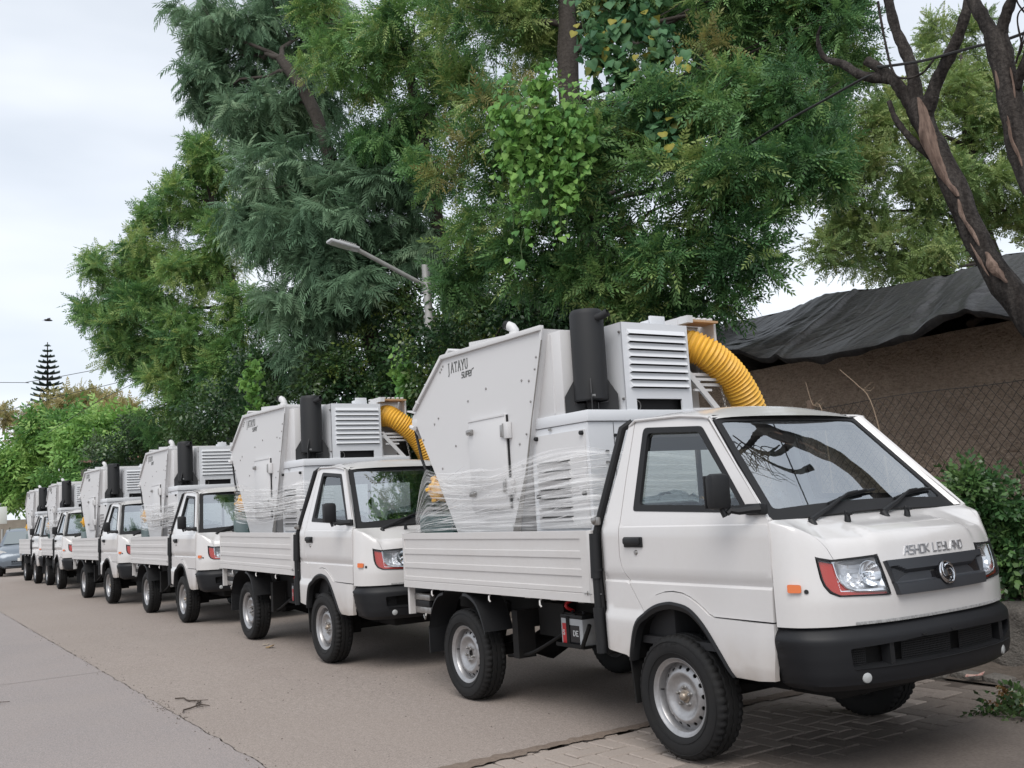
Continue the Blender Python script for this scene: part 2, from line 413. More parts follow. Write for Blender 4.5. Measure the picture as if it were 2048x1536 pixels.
def build_wheel_meshes():
    """tyre, rim and drum about the local Y axis, outer face towards -Y; wheel centre at the origin"""
    # tyre: 144 columns, shoulder blocks cut every third column, three zig-zag grooves
    n = 144; R0 = .325; w = .093
    prof = [(.197, -.070), (.215, -.083), (.245, -.092), (.275, -.0925), (.296, -.088), (.309, -.081), (.319, -.073), (.323, -.056), (.323, -.0425), (.3145, -.040), (.3145, -.034), (.3245, -.0315),
            (.325, -.012), (.325, -.006), (.3165, -.003), (.3165, .003), (.325, .006), (.325, .012), (.3245, .0315), (.3145, .034), (.3145, .040), (.323, .0425), (.323, .056), (.319, .073), (.309, .081), (.296, .088), (.275, .0925), (.245, .092), (.215, .083), (.197, .070)]
    m = len(prof); mb = MB(); vv = []; ff = []
    for k in range(n):
        t = 2*PI*k/n; cut = (k % 3 == 0)
        for i, (r, h) in enumerate(prof):
            if cut and (6 <= i <= 8 or 21 <= i <= 23): r -= .010
            if cut and (5 == i or i == 24): r -= .006
            zz = .004*math.sin(t*36) if 7 < i < 22 else 0
            if 1 < i < 5 and i == 3: r += .0012*math.sin(t*7)
            vv.append((r*math.cos(t), h+zz, r*math.sin(t)))
    for k in range(n):
        k2 = (k+1) % n
        for i in range(m-1): ff.append((k*m+i, k2*m+i, k2*m+i+1, k*m+i+1))
    mb.add(vv, ff)
    # raised band and faint ribs on the sidewall
    for rr in (.292, .232): mb.lathe([(rr-.002, .0915), (rr-.001, .0935), (rr+.001, .0935), (rr+.002, .0915)], 72, R=rotm('X', 90))
    # raised sidewall letters near the crown
    def sm(a, b, h):
        t = PI/2 + .62 - a*3.6; r = .262 + b; return (r*math.cos(t), -.0915-h, r*math.sin(t))
    gl = {'A': [[(0, 0), (.5, 1), (1, 0)], [(.25, .4), (.75, .4)]], 'C': [[(1, .9), (.3, 1), (0, .6), (0, .3), (.3, 0), (1, .1)]], 'T': [[(0, 1), (1, 1)], [(.5, 1), (.5, 0)]], 'R': [[(0, 0), (0, 1), (.9, 1), (.9, .5), (0, .5)], [(.4, .5), (1, 0)]]}
    for i, ch in enumerate('TRAC'):
        for st in gl[ch]: mb.strokes([[(i*.052+a*.034, b*.022) for a, b in st]], .006, .002, sm)
    tyre = mb.build('tyre', RUBBER, smooth=50)
    # rim: outer lip, well, disc with 16 holes
    mb = MB()
    mb.lathe([(.180, .060), (.194, .0665), (.199, .074), (.203, .076), (.206, .0735), (.204, .066)][::-1], 64, R=rotm('X', 90))
    mb.lathe([(.194, .0665), (.187, .060), (.180, .048), (.176, .020), (.172, -.02), (.180, -.045), (.197, -.07)], 64, R=rotm('X', 90))
    depth = lambda r: float(np.interp(r, [0, .045, .052, .060, .075, .095, .112, .122, .130, .150, .165, .178], [.030, .030, .033, .030, .026, .032, .046, .052, .050, .038, .024, .016]))
    holes = [[(.149*math.cos(a) + (.0125*math.cos(q)*-math.sin(a) + .0095*math.sin(q)*math.cos(a)), .149*math.sin(a) + (.0125*math.cos(q)*math.cos(a) + .0095*math.sin(q)*math.sin(a))) for q in np.linspace(0, 2*PI, 12, endpoint=False)] for a in np.linspace(0, 2*PI, 16, endpoint=False)+.1]
    ring = lambda r, k: [(r*math.cos(q), r*math.sin(q)) for q in np.linspace(0, 2*PI, k, endpoint=False)]
    panel(mb, ring(.177, 64), lambda a, b: (a, -depth(math.hypot(a, b)), b), holes + [ring(.028, 20)], .011, flange=lambda a, b, p: (0, .006, 0))
    rim = mb.build('rim', RIM, smooth=50)
    mb = MB(); mb.lathe([(.0, .012), (.150, .012), (.150, -.05)], 32, R=rotm('X', 90)); drum = mb.build('brake_drum', DRUM)
    mb = MB(); mb.lathe([(0, .062), (.012, .061), (.019, .057), (.0235, .048), (.024, .036), (.034, .034), (.036, .028)], 24, R=rotm('X', 90)); hub = mb.build('hub_cap', HUBC, smooth=40)
    mb = MB()
    mb.lathe([(0, .024), (.005, .024), (.0065, .021), (.0085, .0205), (.0095, .018), (.0095, .006), (.013, .003), (.013, 0)], 10, R=rotm('X', 90)); nut = mb.build('wheel_nut', STEEL, smooth=30)
    mb = MB(); mb.tube([(0, 0, 0), (0, -.022, .003)], [.004, .003], 8); valve = mb.build('valve', SEAL)
    protos = [tyre, rim, drum, hub, nut, valve]
    return protos
def add_wheel(protos, parent, x, y, left, hubcap=True):
    w = empty('wheel', (x, y, .325), parent)
    if left: w.rotation_euler = (0, 0, PI)
    w['label'] = 'black ribbed tyre on a silver steel rim with a ring of round holes'
    def put(p, loc=(0, 0, 0), rot=0):
        c = p.copy(); COL.objects.link(c); c.parent = w; c.location = loc; c.rotation_euler = (0, rot, 0); return c
    put(protos[0], rot=.3*x); put(protos[1], rot=.4*x); put(protos[2])
    if hubcap: put(protos[3])
    for k in range(5):
        a = PI/2 + 2*PI*k/5 + .3*x; put(protos[4], (.047*math.cos(a), -.030, .047*math.sin(a)), k)
    a = PI*.97; put(protos[5], (.170*math.cos(a), -.03, .170*math.sin(a)))
    return w

TECHNO = {'A': [[(0, 0), (.55, 1), (1, 1), (1, 0)], [(.25, .42), (1, .42)]], 'S': [[(1, 1), (.1, 1), (.1, .55), (.95, .5), (.95, 0), (0, 0)]], 'H': [[(0, 0), (.05, 1)], [(.95, 0), (1, 1)], [(0, .5), (1, .5)]],
          'O': [[(0, 0), (.05, 1), (1, 1), (.95, 0), (0, 0)]], 'K': [[(0, 0), (.05, 1)], [(1, 1), (.1, .5), (.95, 0)]], 'L': [[(.05, 1), (0, 0), (.9, 0)]], 'E': [[(1, 1), (.05, 1), (0, 0), (.95, 0)], [(.05, .5), (.85, .5)]],
          'Y': [[(0, 1), (.1, .55), (.95, .55)], [(1, 1), (.9, 0), (.1, 0)]], 'N': [[(0, 0), (.05, 1), (.95, 0), (1, 1)]], 'D': [[(0, 0), (.05, 1), (.8, 1), (1, .7), (.95, .25), (.7, 0), (0, 0)]]}
SERIF = {'J': [[(.5, 1), (.5, -.15), (.35, -.3), (.2, -.28)], [(.25, 1), (.75, 1)]], 'A': [[(.0, 0), (.5, 1), (1, 0)], [(.22, .36), (.78, .36)], [(-.12, 0), (.15, 0)], [(.82, 0), (1.12, 0)]], 'T': [[(0, .88), (0, 1), (1, 1), (1, .88)], [(.5, 1), (.5, 0)], [(.3, 0), (.7, 0)]],
         'Y': [[(0, 1), (.5, .48), (1, 1)], [(.5, .48), (.5, 0)], [(.3, 0), (.7, 0)], [(-.12, 1), (.15, 1)], [(.85, 1), (1.1, 1)]], 'U': [[(.05, 1), (.05, .25), (.25, .02), (.65, .02), (.85, .25), (.85, 1)], [(-.1, 1), (.2, 1)], [(.7, 1), (1.0, 1)]]}
SUPER = {'s': [[(1, 1), (.1, 1), (0, .55), (.9, .5), (.85, 0), (0, 0)]], 'u': [[(0, 1), (0, .1), (.15, 0), (.85, 0), (1, 1)]], 'p': [[(.1, -.02), (0, 1), (.9, 1), (1, .4), (.05, .38)]], 'e': [[(1, 0), (.1, 0), (0, 1), (.95, 1), (1, .5), (.05, .48)]], 'r': [[(0, 0), (.1, .8), (.4, 1.1), (1.3, 1.25)]]}
BLOCK = {'D': [[(0, 0), (0, 1), (.6, 1), (.95, .7), (.95, .3), (.6, 0), (0, 0)]], 'E': [[(1, 1), (0, 1), (0, 0), (1, 0)], [(0, .5), (.8, .5)]], 'S': [[(1, .9), (.2, 1), (0, .7), (1, .35), (.85, 0), (0, .1)]]}
def word(font, text, size, step, x0, y0, slant=0.):
    out = []; x = x0
    for ch in text:
        if ch == ' ': x += step*.55; continue
        for st in font[ch]: out.append([(x + a*size[0] + slant*b*size[1], y0 + b*size[1]) for a, b in st])
        x += step
    return out
# ------------------------------------------------------------------ truck: build one with all its parts
def both(fn):
    """run fn for the right side and for its mirrored left side"""
    fn(False); fn(True)
def sided(mb, left): return mb.mirror_y() if left else mb
def build_cab(T):
    cab = MB()
    # rear quarter, with its rear edge, and the panel round the wheel arch, both sides
    for left in (False, True):
        mb = MB()
        g = .003
        quarter = [(-.577, .533), (-.39, .513), (-.362, .50), (-.350, .492), (-.285, .678), (-.214, .752)] + [(a-g, b) for a, b in SEAM[1:]] + [(-.392, 1.834), (-.455, 1.812), (-.49, 1.56), (-.536, 1.307), (-.575, 1.18), (-.59, .93), (-.587, .75)]
        panel(mb, quarter, side_map, sp=.034, lines=[[(-.575, .972), (-.36, .972)], [(-.575, .926), (-.35, .926)], [(-.575, .914), (-.35, .914)], [(-.57, .757), (-.225, .757)], [(-.57, .729), (-.235, .729)]], flange=lambda x, z, p: (0, .06 if x < -.44 else .02, 0))
        low = lambda x, z: (x, -(wside(x, z) + (.013 if z > .757 or x > -.19 else 0)) if x < .60 else -(wside(x, z)+.013*(1-ss((x-.60)/.12))), z)
        arch_i = [(a*.93+.003, b-.03) for a, b in ARCH_O]
        arch = [(-.214, .752)] + CREASE + [(.60, .757), (.728, .756), (.722, .62), (.700, .487), (.60, .479)] + ARCH_O[::-1][:-2]
        panel(mb, arch, low, sp=.034, flange=lambda x, z, p: (0, .03, 0))
        m2 = sided(mb, left); cab.add(m2.v, m2.f)
        # pillar beside the windscreen
        mb = MB()
        A0, A1 = Vector((.20, -.585, 1.790)), Vector((.690, -.738, 1.243))      # along the glass
        D0, D1 = Vector((.225, -.635, 1.796)), Vector((.738, -wside(.74, 1.24), 1.243))
        def pil(s, t):
            a = A0.lerp(A1, t); d = D0.lerp(D1, t); c = (a+d)/2 + Vector((.030, -.022, .006))
            return tuple(a*(1-s)**2 + c*2*s*(1-s) + d*s*s)
        mb.grid(pil, 7, 14)
        mb.grid(lambda s, t: tuple(Vector(pil(1, t)) + Vector((-.012*s, .02*s, 0))), 2, 14)
        m2 = sided(mb, left); cab.add(m2.v, m2.f)
    # rear wall with its window opening, and the floor
    rw = lambda y, z: (float(np.interp(z, [.5, 1.18, 1.31, 1.80], [-.56, -.565, -.525, -.452])), y, z)
    panel(cab, [(-.79, .55), (.79, .55), (.79, 1.22), (.61, 1.80), (-.61, 1.80), (-.79, 1.22)], rw, [rounded([(-.62, 1.27), (.62, 1.27), (.56, 1.70), (-.56, 1.70)], .05)], sp=.12)
    cab.build('cab_shell', PAINT, T, 32, fix=False)
    rf = MB()
    def roof(s, t):
        x = -.455 + .665*s; yy = (t*2-1)
        front = ss((s-.9)/.1); hw = float(np.interp(s, [0, .1, 1], [.617, .617, .588])); y = yy*hw
        zr = float(np.interp(x, [-.455, -.40, -.3, 0, .15, .21], [1.806, 1.832, 1.84, 1.833, 1.818, 1.790]))
        return (x + .050*front*(1-yy*yy), y, zr + .048*(1-abs(yy)**2.6)*(1-.80*ss((s-.72)/.28))*(.35+.65*ss(s/.12)) - .010*abs(yy)**12)
    rf.grid(roof, 28, 29)
    for q in (-1, 1):
        rf.tube([(-.45, q*.620, 1.808), (-.392, q*.6235, 1.837), (0, q*.628, 1.824), (.19, q*.636, 1.800), (.235, q*.636, 1.788)], .009, 8)
    rf.build('roof', PAINT, T, 40)
    # doors
    def door(left):
        mb = MB(); g = .0035
        out = [(a+g, b) for a, b in SEAM] + [(-.392, 1.830), (-.05, 1.822), (.20, 1.797), (.735, 1.246), (.745, 1.15), (.742, 1.046), (.730, .764), (.34, .767)] + [(a, b+.005) for a, b in CREASE[::-1]]
        panel(mb, out, side_map, [rounded(WIN_O, [.02, .03, .03, .02, .035], 3)], sp=.034,
              lines=[[(-.33, .972), (.737, .972)], [(-.34, .926), (.735, .926)], [(-.335, .914), (.735, .914)], [(-.385, 1.222), (.735, 1.222)], [(-.385, 1.229), (.735, 1.229)]], flange=inward)
        d = sided(mb, left).build('door', PAINT, T, 32, fix=False)
        mb = MB(); mb.tube([(a, -wside(a, b)+.022, b) for a, b in SEAM], .009, 6); mb.tube([(.745, -wside(.745, z)+.024, z) for z in np.linspace(.77, 1.10, 8)], .009, 6); mb.tube([(a, -wside(a, b)+.015, b+.003) for a, b in CREASE + [(.5, .763), (.73, .762)]], .008, 6); sided(mb, left).build('door_weatherstrip', SEAL, d, 40)
        # window seal, pane
        mb = MB(); wi = [(-.245, 1.345), (.545, 1.318), (.165, 1.715), (.15, 1.722), (-.27, 1.752)]
        panel(mb, rounded(WIN_O, [.02, .03, .03, .02, .035], 3), lambda x, z: (x, -wside(x, z)-.003, z), [rounded(wi, [.02, .02, .02, .02, .03], 3)], sp=.03, flange=inward)
        sided(mb, left).build('window_seal', SEAL, d, 40, fix=False)
        mb = MB(); panel(mb, WIN_O, lambda x, z: (x, -wside(x, z)+.016, z), sp=.2); sided(mb, left).build('window_pane', GLASS, d, 60, fix=False)
        mb = MB(); mb.box((-.266, -.822, 1.146), (.142, .026, .040), ch=.012); mb.box((-.266, -.811, 1.140), (.16, .012, .058), ch=.01)
        sided(mb, left).build('handle', BLACKP, d, 40)
        mb = MB(); mb.lathe([(0, .012), (.011, .011), (.014, .006), (.016, 0)], 16, (-.251, -.803, 1.083), rotm('X', 90)); sided(mb, left).build('door_lock', STEEL, d, 40)
        # mirror on its arm
        mb = MB(); mb.box((.565, -.935, 1.393), (.075, .115, .175), Matrix.Rotation(math.radians(-8), 3, 'Z'), ch=.026)
        mb.box((.527, -.932, 1.393), (.012, .105, .16), Matrix.Rotation(math.radians(-8), 3, 'Z'), ch=.004)
        m = (mb.mirror_y() if left else mb).build('wing_mirror', BLACKP, T, 40, loc=(-.16, -.055, -.015) if left else None)
        mb = MB(); mb.tube([(.585, -.905, 1.285), (.590, -.885, 1.30), (.62, -.86, 1.292), (.67, -.82, 1.298), (.69, -.785, 1.30)], [.014, .017, .017, .02, .028], 8); mb.box((.665, -.790, 1.298), (.14, .024, .055), ch=.01); mb.tube([(.568, -.93, 1.32), (.580, -.915, 1.27)], .013, 8)
        sided(mb, left).build('mirror_arm', BLACKP, m, 40)
        # front fender between door and bonnet
        mb = MB()
        fo = [(.004, .02), (.355, .02), (.352, .432)] + [(.33, .43), (.282, .475), (.255, .55), (.242, .62), (.226, .818), (.345-.004, .824)] + [(a-.004, b) for a, b in HOODSEAM[::-1][1:]] + [(.004, 2.0), (.004, 1.2), (.004, .6)]
        fp = (lambda u, v: tuple(nose(u, v) + np.array([0, -.0, 0])))
        panel(mb, fo, fp, sp=.05, lines=[[(.02, .6), (.06, .602)]], flange=lambda u, v, p: tuple(-nose_n(u, v)*.02), asp=(.5, 1))
        f = sided(mb, left).build('front_fender', PAINT, T, 35, fix=False)
        mb = MB()
        def on(u, v, h): return tuple(nose(u, v) + nose_n(u, v)*h)
        mb.prism(rounded([(.088, .478), (.150, .478), (.150, .552), (.088, .552)], .012, 2), -.002, .016, on); sided(mb, left).build('side_indicator', AMBER, f, 40)
        mb = MB(); mb.prism([(.172+.011*math.cos(a), .492+.022*math.sin(a)) for a in np.linspace(0, 2*PI, 12, endpoint=False)], 0, .005, on); sided(mb, left).build('grommet', SEAL, f, 40)
        # headlamp
        build_headlamp(T, left)
        # arch lip of black plastic, wheel liner, splash flap
        mb = MB(); n = len(ARCH_O); op = spline([(a, 0, b) for a, b in ARCH_O], 36)
        k0 = len(mb.v); c0 = Vector((.04, 0, .42)); rows = []
        for i, p in enumerate(op):
            d_ = (p-c0).normalized(); wv = -(wside(p.x, p.z)+.016)
            tk = .038*(.55+.45*math.sin(PI*i/36)); A = p + d_*.002; Bq = p - d_*tk
            rows.append([(A.x, wv+.006, A.z), (A.x, wv-.004, A.z), (p.x-d_.x*.012, wv-.008, p.z-d_.z*.012), (Bq.x, wv+.004, Bq.z), (Bq.x, wv+.05, Bq.z)])
        mb.add([q for r in rows for q in r], [(i*5+j, (i+1)*5+j, (i+1)*5+j+1, i*5+j+1) for i in range(36) for j in range(4)])
        sided(mb, left).build('arch_trim', BLACKP, T, 40)
        mb = MB(); rows = []
        for i, p in enumerate(op):
            d_ = (p-c0).normalized(); q = p - d_*.0; rows.append([(q.x, -.775, q.z), (q.x, -.45, q.z)])
        mb.add([q for r in rows for q in r], [(i*2, i*2+1, i*2+3, i*2+2) for i in range(36)]); mb.box((.04, -.44, .62), (.85, .02, .5)); mb.box((-.36, -.70, .37), (.012, .20, .24), rotm('Y', -6))
        sided(mb, left).build('wheel_liner', CHASSIS, T, 40)
    both(door)
    # bonnet
    bo = MB()
    right = [(.05, 2.0)] + HOODSEAM[1:-1] + [(.345, .824), (.60, .840), (.620, .40), (.352, .43), (.355, .02)]
    out = right + [(2-a, b) for a, b in right[::-1]]
    panel(bo, out, lambda u, v: tuple(nose(u, v)), sp=.05, lines=[[(.36, .072), (1.64, .072)], [(.36, .085), (1.64, .085)], [(.60, .9), (.60, 1.7)], [(1.4, .9), (1.4, 1.7)]], flange=n_in, asp=(.5, 1))
    bo = bo.build('bonnet', PAINT, T, 35, fix=False)
    def on(u, v, h): return tuple(nose(u, v) + nose_n(u, v)*h)
    # raised badge lettering
    mb = MB()
    L1 = (.775, .815); L2 = (1.262, .822)
    lw = lambda a, b, h: on(.772 + a*.0385, .808 + b*.062, h)
    mb.strokes(word(TECHNO, 'ASHOK LEYLAND', (.76, 1.0), 1.02, 0, 0, .12), .125, .006, lw)
    mb.build('badge_lettering', BADGE, bo, 30)
    mb = MB(); mb.grid(lambda s, t: on(.40 + 1.2*s, .025+.042*t, .0035), 60, 2)
    for k in range(70):
        u = .42+1.16*k/69; mb.prism([(u, .03), (u+.006, .03), (u+.006, .062), (u, .062)], 0, .006, on)
    mb.build('nose_strip', mat('worn_strip', (.40, .40, .40), .5, noise=[(45, .8, (.20, .20, .20))]), bo, 40)
    # grille with its sunken band and round emblem
    g = MB()
    def gsurf(u, v):
        uc = abs(u-1); h = .018
        band = min(ss((v-.512)/.02), ss((.645-v)/.02)) if uc < .29 else min(ss((v-.512)/.02), ss((.70-v)/.02))
        side_ = ss((.372-uc)/.02)
        if .27 < uc < .33: band = min(ss((v-(.512))/.02), ss(((.645+.055*(uc-.27)/.06)-v)/.02))
        h -= .022*band*side_
        return on(u, v, h+.012)
    panel(g, GRILLE, gsurf, sp=.018, flange=lambda u, v, p: tuple(-nose_n(u, v)*.03), asp=(.5, 1))
    gr = g.build('grille', GRILLM, T, 25, fix=False)
    mb = MB()
    mb.prism([(.675, .528), (.945, .528), (.945, .63), (.715, .63), (.69, .668), (.64, .668), (.635, .528)], -.01, .0095, on); mb.prism([(2-a, b) for a, b in [(.675, .528), (.945, .528), (.945, .63), (.715, .63), (.69, .668), (.64, .668), (.635, .528)]][::-1], -.01, .0095, on)
    mb.build('grille_insert', GLOSSB, gr, 40)
    mb = MB(); ec = nose(1, .572) + nose_n(1, .572)*.036; en = Vector(nose_n(1, .572)); ex = Vector((0, 1, 0)); ez = en.cross(ex); Rm = Matrix((ex, ez, en)).transposed()
    mb.lathe([(0, -.03), (.058, -.03), (.058, -.002), (.052, 0), (0, 0)], 32, ec, Rm); mb.build('emblem_base', GLOSSB, gr, 40)
    mb = MB(); mb.lathe([(.047, 0), (.049, .006), (.054, .006), (.056, 0)], 40, ec, Rm)
    for k in range(4):
        a0 = k*PI/2+.4; pts = []
        for t in np.linspace(0, 1, 9):
            a = a0 + 1.75*t; r = .050 - .020*t; pts.append(Vector(ec) + Rm @ Vector((r*math.cos(a), r*math.sin(a), .004)))
        mb.tube(pts, [.0016+.0034*math.sin(PI*min(1, .15+t*.95)) for t in np.linspace(0, 1, 9)], 6)
    em = lambda a, b, h: tuple(Vector(ec) + Rm @ Vector((a, b, h)))
    mb.strokes([[(-.008, .016), (-.008, -.015), (.012, -.015), (.012, -.008)], [(-.014, .016), (-.001, .016)]], .0055, .010, em)
    mb.build('round_emblem', CHROME, gr, 40)
    # windscreen, border seal
    A, B_, C_, D_ = Vector((.705, -.73, 1.238)), Vector((.705, .73, 1.238)), Vector((.203, .575, 1.786)), Vector((.203, -.575, 1.786))
    nw = (B_-A).cross(D_-A).normalized()
    if nw.x < 0: nw = -nw
    def ws(s, t, h=0):
        p = (A*(1-s)+B_*s)*(1-t) + (D_*(1-s)+C_*s)*t
        return tuple(p + nw*(h + .036*(1-.8*t)*(1-(2*s-1)**2)) + Vector((.014*t, 0, 0))*(1-(2*s-1)**2))
    mb = MB(); mb.grid(lambda s, t: ws(s, t), 25, 15); w = mb.build('windscreen', WGLASS, T, 60)
    mb = MB(); b = .026
    outr = [(0, 0), (1, 0), (1, 1), (0, 1)]; inn = rounded([(.030, .085), (.970, .085), (.966, .962), (.034, .962)], .03, 3)
    panel(mb, [(-.004, -.02), (1.004, -.02), (1.004, 1.008), (-.004, 1.008)], lambda s, t: ws(s, t, .005), [inn], sp=.05, flange=lambda a, b_, p: tuple(-nw*.014))
    mb.build('windscreen_seal', SEAL, w, 40, fix=False)
    mb = MB(); mb.grid(lambda s, t: ws(.02+.02*s, .70+.2*t, -.004), 2, 2)
    # wipers and washer jets
    for ub, tip, knee in (((.205, 1.80), (.63, .165), None), ((.93, 1.72), (1.13, .16), None)):
        wp = MB(); p0 = Vector(nose(*ub)); sx = .17 if ub[0] < .5 else .535
        a0 = Vector(ws(sx-.02, -.06, .012)); a1 = Vector(ws(sx+.10, .02, .035)); a2 = Vector(ws(sx+.235, .125, .028)); a3 = Vector(ws(sx+.30, .145, .024))
        wp.tube([a0 + Vector((.02, 0, -.03)), a0], .020, 10); wp.tube([a0, (a0+a1)/2, a1, a2, a3], [.016, .013, .010, .007, .006], 8)
        bl = [Vector(ws(sx+.115+.30*k/10, .065 + .10*k/10 + .012*math.sin(PI*k/10), .013)) for k in range(11)]
        wp.tube(bl, .008, 6); wp.tube([p + nw*.012 for p in bl[2:9]], .005, 6)
        wp.build('wiper', BLACKP, T, 40)
    for u in (.625, 1.19):
        jt = MB(); p = Vector(nose(u, 1.72)); jt.tube([p, p + Vector((0, 0, .03)), p + Vector((-.005, 0, .055))], [.017, .014, .009], 10); jt.box(p + Vector((.012, 0, .04)), (.03, .022, .016), ch=.004); jt.build('washer_jet', BLACKP, T, 40)
    # bumper
    def bump(u, z, h=0):
        s_ = 1
        if u > 1: u = 2-u; s_ = -1
        x, y = plan(u)
        d = float(np.interp(z, [.445, .462, .48, .52, .60, .675, .692, .70, .745, .757], [-.05, -.012, .006, .016, .022, .023, .020, .014, -.028, -.040]))
        x2, y2 = plan(min(1, u+.01)); x1, y1 = plan(max(0, u-.01)); tx, ty = x2-x1, y2-y1; l = math.hypot(tx, ty); nx, ny = ty/l, -tx/l
        d += h; tap = (1-ss(u/.25))*max(0, (.72-z))/.25
        x += nx*d - .035*max(0, .735-z)/.26*(1-ss(u/.15)); y += ny*d + .055*tap
        return (x, y*s_, z)
    bm = MB()
    hole = rounded([(.345, .645), (.352, .562), (.47, .552), (1, .560), (1.50, .556), (1.63, .60), (1.64, .648), (1.25, .662), (.75, .662)], [.012, .012, 0, 0, .02, .02, .012, 0, 0], 2)
    panel(bm, [(-.012, .449), (2.012, .449), (2.012, .757), (-.012, .757)], lambda u, z: bump(max(0, min(2, u)), z) if 0 <= u <= 2 else (bump(max(0, min(2, u)), z)[0] - .012, bump(max(0, min(2, u)), z)[1]*.985, z), [hole], sp=.018, asp=(2.2, 1),
          lines=[[(0, .70), (2, .70)], [(0, .688), (2, .688)], [(0, .745), (2, .745)], [(0, .48), (2, .48)]], flange=lambda u, z, p: (-.06, 0, 0) if .1 < u < 1.9 else (0, .03 if u < 1 else -.03, 0))
    bu = bm.build('bumper', BUMPM, T, 35, fix=False)
    mb = MB(); mb.grid(lambda s, t: bump(.30+1.40*s, .535+.14*t, -.075), 40, 2); mb.build('intake_backing', CHASSIS, bu, 40)
    for a, b in ((.352, .44), (.66, 1.02), (1.1, 1.45)):
        mb = MB(); nx_ = int((b-a)/.0105); nz_ = 9
        for i in range(nx_+1): mb.tube([bump(a+(b-a)*i/nx_, .566, -.038), bump(a+(b-a)*i/nx_, .648, -.038)], .0022, 4, False)
        for j in range(nz_): mb.tube([bump(a+(b-a)*i/12, .566+.082*j/(nz_-1), -.038) for i in range(13)], .0022, 4, False)
        mb.build('mesh_grille', BLACKP, bu, 40)
    mb = MB()
    for u in (.57, 1.52): mb.box(Vector(bump(u, .606, -.035)), (.05, .03, .10))
    mb.grid(lambda s, t: bump(.36+1.26*s, .566-.014*t, -.055+.062*t), 60, 4); mb.build('lower_lip', BLACKP, bu, 40)
    for u in (.42, 1.5):
        mb = MB(); p = Vector(bump(u, .510)); q = (Vector(bump(u, .510, .02))-p).normalized(); Rm2 = q.to_track_quat('Z', 'Y').to_matrix()
        mb.lathe([(0, .007), (.018, .006), (.023, .003), (.025, -.004)], 24, p, Rm2); mb.build('round_reflector', FOG, bu, 40)
    for u in (.78, 1.0): 
        mb = MB(); p = Vector(bump(u, .672)); mb.box(p, (.012, .03, .008)); mb.build('bumper_slot', SEAL, bu)
    # interior seen through the panes
    it = MB(); it.box((.05, 0, .60), (1.1, 1.5, .04)); it.box((.50, 0, 1.05), (.30, 1.34, .26), ch=.05); it.box((.60, 0, 1.16), (.24, 1.36, .05), ch=.02); it.box((-.33, 0, .74), (.5, 1.42, .28), ch=.03)
    it.lathe([(.155, -.012), (.168, -.012), (.176, 0), (.168, .012), (.155, .012)], 32, (.20, -.36, 1.18), rotm('Y', -62), closed=True); it.tube([(.36, -.36, 1.08), (.20, -.36, 1.18)], .03, 8)
    for a in (30, 150, 270):
        v = rotm('Y', -62) @ Vector((.16*math.cos(math.radians(a)), .16*math.sin(math.radians(a)), 0)); it.tube([(.20, -.36, 1.18), Vector((.20, -.36, 1.18))+v], .012, 6)
    it.box((-.12, 0, 1.80), (.6, 1.1, .02)); it.box((.15, 0, 1.68), (.03, .20, .065), ch=.012); it.tube([(.16, 0, 1.70), (.19, 0, 1.78)], .008, 6)
    it.box((-.47, 0, 1.70), (.04, 1.1, .08)); it.box((-.52, 0, 1.05), (.03, 1.4, .40)); it.box((-.495, -.05, 1.48), (.02, .03, .42))
    it = it.build('cab_interior', INT, T, 40)
    for y in (-.36, .36):
        st = MB(); st.box((-.22, y, .93), (.48, .50, .13), ch=.05); st.box((-.43, y, 1.14), (.12, .48, .42), rotm('Y', -8), ch=.05); st.build('seat', SEATM, it, 40)
        wr = MB(); rr = random.Random(3)
        def crump(s, t):
            a = t*PI*1.06 - .1
            return (-.43 - .10*math.cos(a) + rr.uniform(-.012, .012) + .04*0, y + (s-.5)*.52, 1.10 + .31*math.sin(a)*(.86+.14*math.sin(s*PI)) + rr.uniform(-.018, .018))
        wr.grid(crump, 17, 15); wr.build('seat_wrap', WRAPCLR, it, 20)
    rwm = MB(); rwm.grid(lambda s, t: (float(np.interp(1.27+.43*t, [1.18, 1.31, 1.80], [-.565, -.525, -.452]))+.004, -.62+1.24*s, 1.27+.43*t), 2, 2); rwm.build('rear_pane', GLASS, T, 0)
    # rubber edge and pipes between cab and cargo bed
    sl = MB()
    for q in (-1, 1):
        sl = MB(); sl.tube([(-.625, q*.770, .52), (-.628, q*.790, .93), (-.622, q*.788, 1.20), (-.595, q*.770, 1.30), (-.552, q*.70, 1.55), (-.512, q*.628, 1.80), (-.47, q*.58, 1.835)], .024, 8)
        sl.build('cab_edge_seal', SEAL, T, 40)
    sn = MB(); sn.tube([(-.628, -.80, .50), (-.632, -.805, .76)], .034, 10); sn.tube([(-.632, -.805, .76), (-.632, -.806, .99)], .024, 10); sn.tube([(-.632, -.806, .93), (-.630, -.80, 1.19)], .034, 10); sn.tube([(-.630, -.80, .97), (-.630, -.80, .985)], .038, 10); sn.build('air_intake_pipe', BLACKP, T, 40)
    mk = MB(); mk.tube([(-.60, -.80, 1.27), (-.625, -.812, 1.262)], .022, 10); mk.box((-.60, -.80, 1.262), (.05, .03, .05), ch=.01); mk.build('marker_lamp', STEEL, T, 40)
